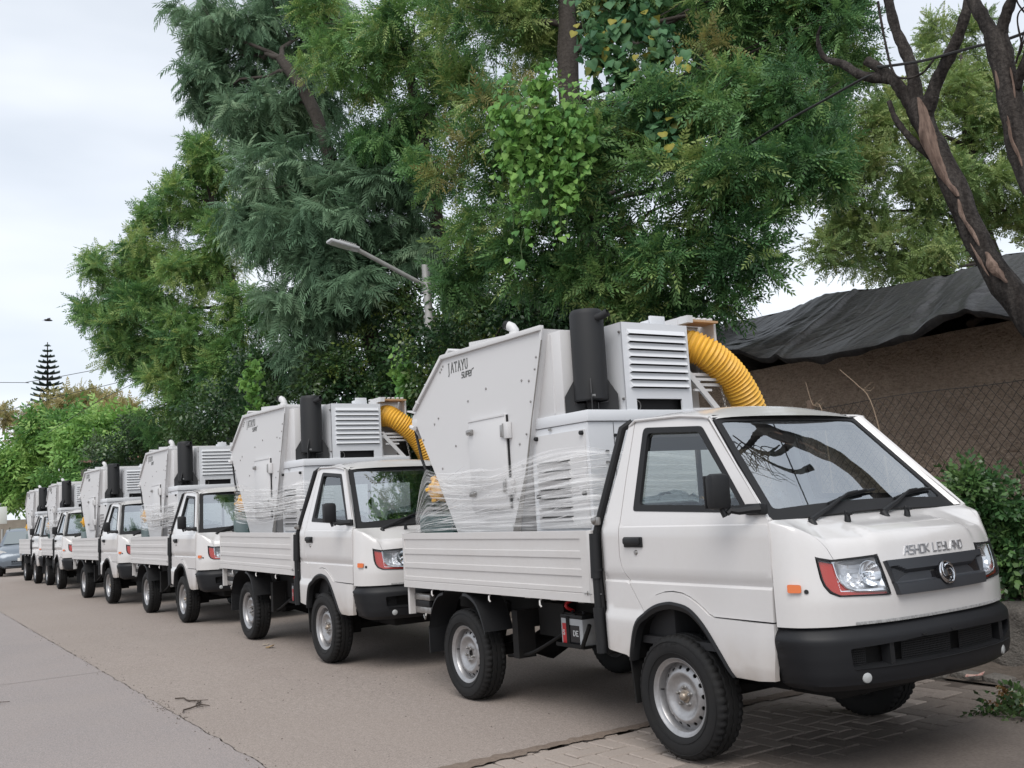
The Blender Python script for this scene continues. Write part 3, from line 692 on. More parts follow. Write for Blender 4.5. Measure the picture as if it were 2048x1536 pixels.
def build_headlamp(T, left):
    def on(u, v, h): return tuple(nose(u, v) + nose_n(u, v)*h)
    hp = rounded(HEAD, [.02, .02, .02, .02, .02, 0, .01], 3)
    cx = sum(p[0] for p in hp)/len(hp); cy = sum(p[1] for p in hp)/len(hp)
    shrink = lambda pl, a, b: [(p[0] + (cx-p[0])*a*2, p[1] + (cy-p[1])*b*2) for p in pl]
    inn = [(p[0] + (.008 if p[0] < cx else -.008)*min(1, abs(p[0]-cx)/.08), p[1] + (.013 if p[1] < cy else -.013)*min(1, abs(p[1]-cy)/.08)) for p in hp]
    mb = MB(); panel(mb, hp, lambda u, v: on(u, v, .006), [inn], sp=.03, flange=lambda u, v, p: tuple(-nose_n(u, v)*.03), asp=(.5, 1))
    h = sided(mb, left).build('headlamp', SEAL, T, 40, fix=False)
    mb = MB()   # chrome bowl with stepped facets
    def bowl(u, v):
        t = max(0, min(1, (u-.35)/.25)); s = max(0, min(1, (v-.50)/.32)); f = math.sin(PI*t)*math.sin(PI*s)
        step = .010*(math.floor(t*9) % 2) * (s < .55) + .008*(math.floor(s*7) % 2)*(t > .35)
        return on(u, v, -.010 - .050*f**.7 + step*f*.8)
    panel(mb, [(.345, .492), (.602, .450), (.594, .824), (.332, .805)], bowl, sp=.016, asp=(.5, 1)); sided(mb, left).build('reflector', REFL, h, 18, fix=False)
    mb = MB(); p = Vector(on(.53, .66, -.035)); n = Vector(nose_n(.53, .66)); Rm = n.to_track_quat('Z', 'Y').to_matrix()
    mb.lathe([(.0, -.01), (.018, -.012), (.042, .004), (.058, .03), (.060, .030), (.052, .012)], 28, p, Rm); mb.lathe([(0, .028), (.010, .026), (.012, .0)], 12, p, Rm); sided(mb, left).build('lamp_bowl', CHROME, h, 40)
    mb = MB(); panel(mb, [(.243, .785), (.335, .785), (.340, .66), (.352, .585), (.375, .525), (.42, .488), (.600, .452), (.604, .425), (.335, .452), (.292, .495), (.268, .56), (.258, .63)], lambda u, v: on(u, v, -.010), sp=.02, asp=(.5, 1)); sided(mb, left).build('turn_lens', REDL, h, 40, fix=False)
    mb = MB()
    for pl in ([(.336, .79), (.341, .66), (.354, .585), (.378, .525), (.425, .487), (.600, .455)],): mb.tube([on(u, v, -.004) for u, v in resample(pl, .02, False)], .004, 6)
    sided(mb, left).build('lamp_trim', CHROME, h, 40)
    mb = MB(); mb.tube([on(a, b, -.045) for a, b in resample(hp, .03)] + [on(*hp[0], -.045)], .03, 6); panel(mb, hp, lambda u, v: on(u, v, -.10), sp=.06, asp=(.5, 1)); sided(mb, left).build('lamp_housing', mat('lamp_housing_grey', (.30, .30, .31), .4), h, 40)
    mb = MB(); panel(mb, inn, lambda u, v: on(u, v, .003), sp=.03, asp=(.5, 1)); sided(mb, left).build('lamp_lens', LENS, h, 60, fix=False)
def build_body(T):
    """cargo bed, running gear and the suction unit carried on it"""
    # cargo bed: floor, three pressed sides
    fl = MB(); fl.box((-1.905, 0, .815), (2.50, 1.58, .05)); fl.box((-.66, 0, 1.0), (.03, 1.6, .42))
    for x in np.linspace(-3.0, -.8, 8): fl.box((x, 0, .764), (.06, 1.16, .05))
    fl.build('bed_floor', BED, T, 30)
    prof = [(1.209, .0), (1.207, .004), (1.162, .004), (1.1605, -.022), (1.098, -.022), (1.086, .004), (1.047, .004), (1.0455, -.022), (.990, -.022), (.978, .004), (.9395, .004), (.938, -.022), (.884, -.022), (.870, .004), (.842, .004), (.838, -.001), (.834, .005), (.785, .005)]
    def side(x0, x1, y, sgn, name, rear=False):
        mb = MB(); xs = [x0, x0+.030, x0+.034, x1-.115, x1-.110, x1]; vv = []; nz = len(prof)
        for i, x in enumerate(xs):
            for z, d in prof:
                dd = d if (1 < i < 4 or d > -.01) else .004
                vv.append((x, -(y+dd)*sgn, z) if not rear else ((-3.170-dd), -x, z))
        ff = [(i*nz+j, (i+1)*nz+j, (i+1)*nz+j+1, i*nz+j+1) for i in range(len(xs)-1) for j in range(nz-1)]
        mb.add(vv, ff)
        if not rear:
            mb.box(((x0+x1)/2, -(y-.018)*sgn, .997), (x1-x0, .030, .418)); mb.box((x1-.02, -(y-.010)*sgn, .997), (.045, .033, .425), ch=.006); mb.box((x0+.008, -(y-.012)*sgn, .99), (.02, .028, .41))
        else: mb.box((-3.150, 0, .997), (.030, 1.60, .418))
        return mb.build(name, BED, T, 25)
    for sgn in (1, -1):
        sp_ = side(-3.170, -.648, .816, sgn, 'bed_side')
        for x in (-2.72, -1.874, -1.244):
            hk = MB(); hk.tube([(x, -sgn*.79, .79), (x+.004, -sgn*.812, .768), (x+.012, -sgn*.818, .745), (x+.02, -sgn*.812, .732)], .006, 6); hk.build('rope_hook', BED, sp_, 40)
        tw = MB(); tw.tube([(-.74, -sgn*.823, .838), (-.70, -sgn*.828, .842), (-.68, -sgn*.826, .836), (-.60, -sgn*.80, .838)], .003, 5); tw.tube([(-.705, -sgn*.823, .83), (-.70, -sgn*.832, .845), (-.70, -sgn*.827, .855)], .003, 5); tw.build('wire_tie', STEEL, sp_, 40)
    side(-.80, .80, 0, 1, 'tailgate', True)
    tb = MB(); tb.box((-3.135, -.775, .68), (.03, .05, .215)); tb.box((-3.135, .775, .68), (.03, .05, .215)); tb.build('tail_bracket', BED, T, 30)
    for s in (-1, 1):
        tl = MB(); tl.box((-2.99, s*.735, .705), (.26, .05, .045), ch=.006); tl.box((-2.99, s*.73, .605), (.26, .05, .05), ch=.006); tl.tube([(-2.96, s*.74, .60), (-2.94, s*.755, .565), (-2.955, s*.755, .54), (-2.975, s*.755, .57)], .008, 6); tl = tl.build('tail_rail', STEEL, T, 30)
        lb = MB(); lb.box((-3.0, s*.735, .655), (.24, .04, .05), ch=.006); lb.build('tail_lamp', BLACKP, tl, 30)
    # chassis, axles, springs, drive line
    ch = MB()
    for s in (-1, 1):
        ch.box((-1.5, s*.38, .66), (3.5, .07, .12)); 
        sp = [(-2.9, s*.50, .58), (-2.62, s*.50, .47), (-2.35, s*.50, .42), (-2.08, s*.50, .45), (-1.80, s*.50, .57)]
        for k in range(4): ch.tube([(x, y, z - k*.016) for x, y, z in spline(sp, 10)][k:11-k], .012, 6)
        ch.box((-1.78, s*.50, .60), (.06, .06, .12)); ch.box((-2.92, s*.50, .62), (.06, .06, .1)); ch.tube([(-2.33, s*.46, .36), (-2.25, s*.42, .68)], .028, 8); ch.box((0, s*.50, .45), (.1, .12, .4))
    for x in (-3.05, -2.1, -1.3, -.6, .2, .75): ch.box((x, 0, .66), (.07, .76, .1))
    ch.tube([(-2.35, -.66, .325), (-2.35, -.2, .325), (-2.35, 0, .325), (-2.35, .2, .325), (-2.35, .66, .325)], [.045, .05, .13, .05, .045], 12); ch.tube([(0, -.66, .325), (0, .66, .325)], .05, 10)
    ch.tube([(-2.25, 0, .36), (-.6, 0, .5)], .035, 8); ch.box((-.1, 0, .55), (.9, .5, .35), ch=.04); ch.box((.62, 0, .47), (.35, .9, .22), ch=.03); ch.tube([(-.5, .25, .38), (-1.4, .3, .36), (-2.9, .3, .42)], .03, 8); ch.tube([(-1.2, .28, .38), (-1.9, .3, .38)], .085, 10)
    ch.box((-1.35, .56, .55), (.6, .26, .28), ch=.03); ch.box((-1.55, -.42, .60), (.3, .2, .22)); ch.box((-1.78, -.60, .50), (.07, .14, .32)); ch.tube([(-1.30, -.25, .52), (-1.30, .0, .50)], .16, 14)
    ch.build('chassis', CHASSIS, T, 30)
    for s in (-1, 1):
        hs = MB(); hs.tube(spline([(-1.99, s*.60, .33), (-1.80, s*.62, .352), (-1.64, s*.62, .388), (-1.45, s*.60, .47), (-1.30, s*.56, .55)], 16), .012, 8); hs.build('brake_hose', CHASSIS, T, 40)
        mg = MB()   # half guards before and behind the rear wheel
        def strip(pts, y0, y1):
            rows = []; n = len(pts)
            for x, z in pts: rows += [(x, s*y0, z), (x, s*y1, z), (x, s*(y0+.004), z-.02)]
            mg.add(rows, [(i*3, i*3+1, i*3+4, i*3+3) for i in range(n-1)] + [(i*3+2, i*3, i*3+3, i*3+5) for i in range(n-1)])
        strip([(p.x, p.z) for p in spline([(-2.24, 0, .772), (-2.186, 0, .772), (-2.09, 0, .735), (-2.03, 0, .68), (-1.98, 0, .60), (-1.945, 0, .518)], 14)], .815, .58); mg.build('front_mudguard', BLACKP, T, 40); mg = MB()
        strip([(p.x, p.z) for p in spline([(-2.56, 0, .765), (-2.64, 0, .745), (-2.72, 0, .68), (-2.78, 0, .58), (-2.81, 0, .48)], 12)], .80, .58)
        mg.box((-2.815, s*.69, .40), (.012, .22, .20)); mg.build('rear_mudguard', BLACKP, T, 40)
    # battery strapped below the bed
    bt = MB(); bt.box((-1.178, -.555, .557), (.235, .13, .168), ch=.006); b = bt.build('battery', BATG, T, 30); b['label'] = 'grey battery with a red and black label under the bed'
    for x in np.linspace(-1.168, -1.072, 8):
        pass
    bt = MB(); bt.box((-1.178, -.555, .652), (.24, .134, .026), ch=.004); bt.tube([(-1.27, -.60, .668), (-1.20, -.62, .672), (-1.13, -.62, .668)], .006, 6)
    for x in (-1.24, -1.12): bt.tube([(x, -.56, .66), (x, -.56, .685)], .012, 8)
    bt.build('battery_lid', BLACKP, b, 30)
    bt = MB(); bt.box((-1.255, -.6205, .545), (.05, .002, .125)); bt.build('red_label', BATR, b, 0)
    bt = MB(); bt.box((-1.160, -.6205, .540), (.13, .002, .118)); bt.build('black_label', GLOSSB, b, 0)
    bt = MB(); f = lambda a, c, h: (a, -.6215-h, c); bt.strokes(word(BLOCK, 'DE', (.021, .03), .029, -1.160, .535), .007, .001, f); bt.strokes(word(BLOCK, 'S', (.016, .03), .03, -1.272, .535), .006, .001, f); bt.build('label_letters', INKG, b, 0)
    bt = MB(); bt.box((-1.215, -.624, .565), (.034, .004, .18)); bt.box((-1.178, -.555, .466), (.29, .17, .012)); bt.box((-1.178, -.645, .476), (.29, .008, .022)); bt.tube([(-1.05, -.64, .47), (-.93, -.66, .62)], .014, 6); bt.build('battery_tray', CHASSIS, b, 30)
    bt = MB(); bt.tube(spline([(-1.24, -.55, .675), (-1.255, -.60, .71), (-1.25, -.58, .74), (-1.23, -.5, .76)], 8), .011, 8); bt.build('red_cable', BATR, b, 40)
    # ---- hopper
    y0 = .645
    hp = MB(); HOP = [(-1.255, 2.545), (-2.655, 2.562), (-3.165, 2.200), (-3.200, 2.130), (-2.316, .845), (-1.80, .845), (-1.682, 1.204), (-1.440, 1.947)]
    mp = lambda a, b, h: (a, h, b)
    hp.prism(HOP, -y0, y0, mp)
    h = hp.build('hopper', POWDER, T, 25)
    hf = MB()   # folded rim: over the top, down the slanted back, along the front
    def rim(poly, wd, th=.022):
        for a, b in zip(poly[:-1], poly[1:]):
            dx, dz = b[0]-a[0], b[1]-a[1]; l = math.hypot(dx, dz); ang = math.atan2(dz, dx)
            for s in (-1, 1): hf.box(((a[0]+b[0])/2, s*(y0+.006), (a[1]+b[1])/2), (l+.004, .034, wd), Matrix.Rotation(-ang, 3, 'Y'), ch=.003)
    rim([(-1.262, 2.553), (-2.668, 2.570)], .034); rim([(-2.664, 2.572), (-3.176, 2.206)], .030); hf.box((-2.90, 0, 2.44), (.66, 1.22, .02), Matrix.Rotation(-math.atan2(-.36, -.51)+PI, 3, 'Y'))
    for s in (-1, 1):
        hf.prism([(-1.247, 2.545), (-1.275, 2.545), (-1.455, 1.955), (-1.70, 1.204), (-1.672, 1.204), (-1.430, 1.950)], s*(y0+.012), s*(y0+.001), mp)
    hf.build('hopper_rim', POWDER, h, 25)
    sg = MB()
    for s in (-1, 1): sg.prism([(-1.256, 2.47), (-1.268, 2.47), (-1.442, 1.950), (-1.55, 1.60), (-1.75, 1.204), (-1.652, 1.204), (-1.53, 1.60), (-1.432, 1.950)], s*(y0+.0145), s*(y0+.011), mp)
    sg.build('gasket_strip', mat('grey_gasket', (.20, .19, .18), .7, noise=[(50, .6, (.10, .09, .08))]), h, 30)
    def bolt(x, y, z, s, r=.010):
        m_ = MB(); m_.lathe([(0, .007), (r*.6, .007), (r, .004), (r, 0)], 8, (x, s*y, z), rotm('X', 90 if s < 0 else -90)); return m_
    bl = [(-1.498, 1.859), (-1.424, 2.074), (-1.351, 2.286), (-1.326, 2.364), (-1.571, 1.652), (-1.65, 1.42)]
    for s in (-1, 1):
        for x, z in bl + [(-1.285, 2.50), (-2.665, 2.50), (-2.69, 2.48), (-2.715, 2.46), (-3.05, 1.95), (-2.95, 1.74), (-2.64, 1.24), (-2.30, 2.18), (-2.03, 2.24), (-1.46, 2.22), (-1.55, 2.235), (-2.78, 2.10), (-2.85, 2.06), (-2.52, 1.86), (-2.75, 1.70), (-1.62, 1.80), (-1.76, 1.24)]:
            bolt(x-.012 if (x, z) in bl else x, y0 + (.012 if (x, z) in bl else 0), z, s, .009).build('bolt', STEEL, h, 40)
        dr = MB(); dr.box((-2.022, s*(y0+.012), 1.694), (.515, .024, .665), ch=.004); dr.box((-2.022, s*(y0+.026), 2.02), (.515, .006, .012)); d = dr.build('hopper_door', POWDER, h, 25)
        gp = MB(); gp.box((-1.758, s*(y0+.006), 1.69), (.012, .012, .66)); gp.build('door_gap', SEAL, d, 0)
        for z in (1.908, 1.515):
            hg = MB(); hg.box((-1.738, s*(y0+.020), z), (.055, .036, .115), ch=.004); hg.build('hinge_leaf', POWDER, d, 30)
            hg = MB(); hg.box((-1.795, s*(y0+.030), z), (.040, .016, .085), ch=.003); hg.tube([(-1.77, s*(y0+.034), z-.05), (-1.77, s*(y0+.034), z+.05)], .010, 8); hg.build('hinge_pin', STEEL, d, 30)
        for z in (1.938, 1.480):
            lt = MB(); lt.box((-2.245, s*(y0+.033), z), (.075, .016, .04), ch=.004); lt.tube([(-2.27, s*(y0+.04), z), (-2.20, s*(y0+.05), z)], .009, 8); lt.box((-2.285, s*(y0+.03), z), (.03, .012, .03)); lt.build('door_latch', STEEL, d, 30)
        lt = MB(); f = (lambda a, b, hh: (a, -(y0+.0008+hh), b)) if s < 0 else (lambda a, b, hh: (-4.42-a-.0, (y0+.0008+hh), b))
        if s < 0:
            lt.strokes(word(SERIF, 'JATAYU', (.040, .074), .0545, -2.590, 2.430), (.0095, .0042), .0012, f); lt.strokes(word(SUPER, 'super', (.026, .040), .036, -2.378, 2.368, .15), .0075, .0012, f)
            lt.build('print_lettering', INK, h, 0)
    cp = MB(); cp.prism([(-2.505, 2.555), (-1.655, 2.555), (-1.655, 2.612), (-2.505, 2.670)], -.49, .49, mp); cp.build('hopper_cover', POWDER, h, 25)
    vp = MB(); vp.lathe([(.070, 0), (.070, .010), (.042, .012), (.040, .03)], 20, (-1.98, -.40, 2.634)); vp.tube([(-1.98, -.40, 2.64), (-1.98, -.40, 2.675), (-1.995, -.408, 2.70), (-2.03, -.425, 2.720)], .036, 14); vp.build('vent_pipe', POWDER, h, 40)
    vp = MB(); vp.tube([(-2.022, -.421, 2.717), (-2.052, -.436, 2.728)], [.038, .033], 14); vp.build('vent_cap', SEAL, h, 40)
    # rear lifting bracket, strut and latch on the back edge
    bk = MB()
    for s in (-1, 1):
        bk.prism([(-3.20, 2.20), (-3.155, 2.16), (-3.165, 2.08), (-3.215, 2.03), (-3.25, 2.07), (-3.262, 2.15)], s*(y0-.03), s*(y0-.012), mp); bk.box((-3.20, s*.55, 2.10), (.09, .2, .07), ch=.01); bk.tube([(-3.24, s*.66, 2.075), (-3.16, s*.668, 2.055)], .018, 8); bk.prism([(-3.37, 2.235), (-3.17, 2.235), (-3.18, 2.09), (-3.25, 2.08), (-3.37, 2.19)], s*.44, s*.50, mp); bk.box((-3.26, s*.55, 2.20), (.16, .18, .012), rotm('Y', 12))
        bk.box((-3.23, s*.60, 2.01), (.035, .05, .07), ch=.01); bk.box((-3.10, s*.655, 2.265), (.05, .03, .03), ch=.006)
    bk.build('rear_bracket', POWDER, h, 30)
    rd = MB()
    for s in (-1, 1):
        rd.tube([(-2.68, s*(y0-.05), 2.62), (-2.95, s*(y0-.05), 2.47), (-3.18, s*(y0-.05), 2.26)], .012, 6); rd.tube([(-3.24, s*.62, 2.04), (-3.13, s*.63, 1.80), (-2.98, s*.635, 1.60)], .012, 6)
    rd.build('gas_strut', SEAL, h, 40)
    cpg = MB(); cpg.tube([(-2.86, -.56, 1.56), (-2.99, -.60, 1.53)], .075, 18); cpg.tube([(-2.90, -.57, 1.552), (-2.93, -.58, 1.546)], .105, 18)
    for a in range(6): cpg.tube([(-2.915 - .0*a, -.575+.10*math.cos(a*PI/3), 1.55+.10*math.sin(a*PI/3)), (-2.955, -.59+.10*math.cos(a*PI/3), 1.54+.10*math.sin(a*PI/3))], .016, 6)
    cpg.build('yellow_coupling', YEL, T, 40)
    gb = MB(); gb.box((-2.93, -.20, 1.094), (.56, .87, .50), ch=.008); gb.build('green_box', GREENB, T, 30)
    # front part of the hopper, between side plate and louvre box
    fr = MB(); fr.box((-1.32, 0, 2.235), (.38, 1.20, .56), ch=.004); fr.box((-1.235, -.602, 2.235), (.012, .006, .53)); fr.build('filter_chamber', POWDER, T, 25)
    # engine box below with its lid, access panel and pressed louvres
    eb = MB(); eb.box((-1.20, 0, 1.36), (.65, 1.22, 1.04)); eb.box((-1.193, 0, 1.920), (.668, 1.238, .072), ch=.004); e = eb.build('engine_box', LOUV, T, 25)
    for s in (-1, 1):
        ap = MB(); lou = []
        zl = [1.655, 1.595, 1.537, 1.476, 1.416, 1.354, 1.295]
        hol = [[(-1.446, z-.013), (-1.074, z-.013), (-1.074, z), (-1.446, z)] for z in zl]
        panel(ap, [(-1.462, 1.215), (-.905, 1.215), (-.905, 1.836), (-1.462, 1.836)], lambda a, b: (a, -.622, b), hol, sp=.12, flange=lambda a, b, p: (0, .012, 0))
        ap = sided(ap, s > 0).build('access_panel', POWDER, e, 25)
        bp = MB(); bp.box((-1.26, s*.6105, 1.46), (.40, .002, .42)); bp.build('louvre_backing', SEAL, ap, 0)
        for z in zl:
            lv = MB(); lv.add([(-1.448, s*.622, z-.040), (-1.072, s*.622, z-.040), (-1.078, s*.639, z-.012), (-1.442, s*.639, z-.012), (-1.448, s*.622, z-.006), (-1.072, s*.622, z-.006)], [(0, 1, 2, 3), (0, 3, 4), (1, 5, 2)]); lv.build('louvre', POWDER, ap, 0)
        for x, z in ((-1.439, 1.818), (-.925, 1.815), (-.93, 1.432), (-1.447, 1.429)):
            kb = MB(); kb.lathe([(0, .022), (.012, .021), (.015, .016), (.013, .004), (.016, 0)], 12, (x, s*.622, z), rotm('X', 90 if s < 0 else -90)); kb.build('panel_knob', BLACKP, ap, 40)
        nb = MB(); nb.box((-1.285, s*.6215, 1.868), (.03, .004, .016)); nb.build('name_plate', STEEL, e, 0)
    for y, z in ((-.399, 1.792), (-.474, 1.689), (-.476, 1.620)):
        kb = MB(); kb.lathe([(0, .018), (.009, .017), (.011, 0)], 12, (-.875, y, z), rotm('Y', 90)); kb.build('panel_knob', BLACKP, e, 40)
    sm = MB(); sm.box((-.8755, -.407, 1.54), (.004, .004, .67)); sm.build('panel_seam', SEAL, e, 0)
    # louvre box on the lid
    lb = MB(); fx = -.868
    zs_ = [2.487 - k*.0505 for k in range(8)]
    hol = [[(-.240, z-.034), (.258, z-.034), (.258, z-.012), (-.240, z-.012)] for z in zs_] + [[(-.20, 1.9565), (.195, 1.9565), (.195, 2.030), (-.20, 2.030)]]
    panel(lb, [(-.288, 1.9565-.0), (-.2005, 1.9565), (-.2005, 2.0305), (.1955, 2.0305), (.1955, 1.9565), (.288, 1.9565), (.288, 2.538), (-.288, 2.538)], lambda a, b: (fx, a, b), hol[:-1], sp=.1, flange=lambda a, b, p: (-.014, 0, 0))
    lb.add([(fx, -.288, 1.9565), (-1.15, -.288, 1.9565), (-1.15, -.288, 2.538), (fx, -.288, 2.538), (fx, .288, 1.9565), (-1.15, .288, 1.9565), (-1.15, .288, 2.538), (fx, .288, 2.538)], [(0, 1, 2, 3), (7, 6, 5, 4), (3, 2, 6, 7)])
    lb.box((-1.0, .10, 2.56), (.10, .14, .05), ch=.004); lb.box((-.95, .095, 2.575), (.02, .13, .07), ch=.003)
    l_ = lb.build('louvre_box', LOUV, T, 25)
    for z in zs_:
        lv = MB(); lv.add([(fx, -.244, z+.006), (fx, .262, z+.006), (fx+.022, .256, z-.026), (fx+.022, -.238, z-.026), (fx, .262, z-.034), (fx, -.244, z-.034)], [(0, 1, 2, 3), (1, 4, 2), (0, 3, 5)]); lv.build('louvre', LOUV, l_, 0)
    bk_ = MB(); bk_.box((fx-.03, .01, 2.30), (.004, .54, .42)); bk_.box((fx-.16, 0, 1.998), (.2, .50, .07)); bk_.build('radiator', SEAL, l_, 0)
    rg = MB(); rg.tube([(fx-.05, -.16+.03*math.cos(t), 1.99+.035*math.sin(t)) for t in np.linspace(0, 2*PI, 17)], .004, 6); rg.build('hose_clip', STEEL, l_, 40)
    for z in (2.473, 2.03):
        kb = MB(); kb.lathe([(0, .012), (.008, .011), (.010, 0)], 10, (-.89, -.288, z), rotm('X', 90)); kb.build('bolt', STEEL, l_, 40)
    # exhaust silencer on three fins
    mc = (-1.020, -.455)
    mf = MB(); mf.lathe([(0, .078), (.095, .078), (.104, .070), (.1125, .080), (.1125, .640), (.108, .662), (.098, .674), (.06, .680), (0, .682)], 40, (mc[0], mc[1], 1.956))
    m_ = mf.build('silencer', MUFF, T, 40)
    for a in (-37, 57, -123, 143):
        t = math.radians(a); fn = MB(); dx, dy = math.cos(t), math.sin(t); px, py = -dy*.004, dx*.004
        poly = [(.045, 0), (.175, 0), (.175, .11), (.1125, .21), (.1125, .06), (.045, .06)]
        fn.prism(poly, -.004, .004, lambda r, z, h_: (mc[0]+dx*r-dy*h_, mc[1]+dy*r+dx*h_, 1.957+z)); fn.build('fin', MUFF, m_, 20)
    op = MB(); op.tube([(mc[0]+.06, mc[1]-.02, 1.956+.605), (mc[0]+.13, mc[1]+.02, 1.956+.615), (mc[0]+.175, mc[1]+.045, 1.956+.635)], .026, 14, cap=False); op.build('outlet_pipe', MUFF, m_, 40)
    bs = MB(); bs.tube([(mc[0], mc[1], 1.957), (mc[0], mc[1], 2.03)], .04, 14); bs.box((mc[0], mc[1], 1.961), (.26, .16, .008)); bs.build('silencer_base', SEAL, m_, 40)
    tg = MB(); t0 = math.radians(-38); tf = lambda a, b, h_: (mc[0] + (.1130+h_)*math.cos(t0+a/.113), mc[1] + (.1130+h_)*math.sin(t0+a/.113), 2.05+b)
    for k in range(3): tg.strokes([[(k*.010, 0), (k*.010, .012), (k*.010+.006, .012), (k*.010+.006, 0)]], .002, .0006, tf)
    tg.build('printed_mark', INKG, m_, 0)
    # suction hose with its flange frame
    fm = MB()
    fm.box((-1.05, .29, 2.40), (.20, .02, .40)); fm.box((-1.05, .635, 2.40), (.20, .02, .40)); fm.box((-1.05, .4625, 2.215), (.20, .36, .02)); fm.box((-1.14, .4625, 2.40), (.02, .36, .40)); fm.box((-1.0, .31, 2.585), (.30, .05, .05)); fm.box((-1.13, .46, 2.60), (.05, .36, .03), ch=.004)
    for y in np.linspace(.33, .60, 6): fm.box((-.96, y, 2.612), (.035, .03, .018), ch=.006)
    yz = lambda a, b, h_: (h_, a, b)
    fm.prism([(.30, 2.215), (.33, 2.215), (.40, 2.13), (.62, 2.13), (.62, 2.15), (.41, 2.15), (.345, 2.235), (.30, 2.235)], -.945, -.925, yz)
    fm.prism([(.30, 2.02+.18), (.36, 2.20), (.60, 1.957), (.545, 1.957)], -.925, -.905, yz); fm.prism([(.30, 1.957), (.545, 1.957), (.53, 1.975), (.32, 1.975), (.315, 2.20), (.30, 2.20)], -.925, -.905, yz); fm.box((-.92, .47, 2.175), (.02, .30, .018)); fm.box((-.92, .44, 2.10), (.02, .16, .016))
    f_ = fm.build('hose_frame', POWDER, T, 30)
    gk = MB(); gk.box((-.985, .4725, 2.588), (.16, .31, .014)); gk.build('tan_gasket', WOODP, f_, 20)
    hz = MB(); cen = spline([(-1.10, .435, 2.42), (-1.0, .44, 2.42), (-.93, .50, 2.37), (-.90, .60, 2.29), (-.89, .70, 2.20), (-.887, .785, 2.09), (-.90, .865, 1.965), (-.935, .91, 1.84), (-.96, .93, 1.755)], 200)
    hz.tube(cen, [.108 + .009*math.cos(2*PI*i/5.0) for i in range(201)], 22); hz.build('suction_hose', YEL, T, 60)
    cn = MB()
    for k in range(26):
        z = 2.17 - k*.020; c = Vector((-.915, .60+.10*(k/26)**.8, z)); a = (k % 2)*PI/2
        cn.tube([c + Vector((math.cos(a)*.007*math.cos(t), math.sin(a)*.007*math.cos(t), .012*math.sin(t))) for t in np.linspace(0, 2*PI, 9)], .0022, 4, False)
    cn.build('chain', STEEL, T, 40)
# ------------------------------------------------------------------ the row of trucks
def make_truck(name):
    T = empty(name)
    protos = build_wheel_meshes()
    build_cab(T); build_body(T)
    for left in (False, True):
        s = 1 if left else -1
        add_wheel(protos, T, 0, s*.715, left); add_wheel(protos, T, -2.35, s*.675, left, False)
    for p in protos: bpy.data.objects.remove(p)
    return T
def dup(o, parent=None):
    c = o.copy(); COL.objects.link(c)
    if parent is not None: c.parent = parent
    for ch in list(o.children): dup(ch, c)
    if o.name.startswith('wheel') and not o.name.startswith('wheel_'):
        a = random.uniform(0, 6)
        c.rotation_euler = (0, a, c.rotation_euler.z)
    return c
# stretch film wound round the load
def film_mat():
    m = bpy.data.materials.new('stretch_film'); m.use_nodes = True; nt = m.node_tree; N, L = nt.nodes, nt.links
    b = N['Principled BSDF']; b.inputs['Base Color'].default_value = (.90, .90, .90, 1); b.inputs['Roughness'].default_value = .16; b.inputs['Specular IOR Level'].default_value = .7
    uv = N.new('ShaderNodeUVMap'); mp_ = N.new('ShaderNodeMapping'); mp_.inputs['Scale'].default_value = (1.6, 22, 1); mp_.inputs['Rotation'].default_value = (0, 0, .03)
    n = N.new('ShaderNodeTexNoise'); n.inputs['Scale'].default_value = 1; n.inputs['Detail'].default_value = 6; n.inputs['Distortion'].default_value = .5
    r = N.new('ShaderNodeMapRange'); r.inputs[1].default_value = .44; r.inputs[2].default_value = .74; r.inputs[3].default_value = .05; r.inputs[4].default_value = .66
    tr = N.new('ShaderNodeBsdfTransparent'); mxs = N.new('ShaderNodeMixShader'); bp = N.new('ShaderNodeBump'); bp.inputs['Strength'].default_value = .8; bp.inputs['Distance'].default_value = .01
    L.new(uv.outputs[0], mp_.inputs[0]); L.new(mp_.outputs[0], n.inputs['Vector']); L.new(n.outputs['Fac'], r.inputs[0]); L.new(n.outputs['Fac'], bp.inputs['Height']); L.new(bp.outputs[0], b.inputs['Normal'])
    L.new(r.outputs[0], mxs.inputs[0]); L.new(tr.outputs[0], mxs.inputs[1]); L.new(b.outputs[0], mxs.inputs[2]); L.new(mxs.outputs[0], N['Material Output'].inputs[0])
    return m
FILM = film_mat()
FOLD = mat('film_fold', (.88, .88, .88), .2, coat=.4)
def half_clear(m, f):
    nt = m.node_tree; N, L = nt.nodes, nt.links; tr = N.new('ShaderNodeBsdfTransparent'); x = N.new('ShaderNodeMixShader'); x.inputs[0].default_value = f
    L.new(tr.outputs[0], x.inputs[1]); L.new(N['Principled BSDF'].outputs[0], x.inputs[2]); L.new(x.outputs[0], N['Material Output'].inputs[0])
half_clear(FOLD, .62)
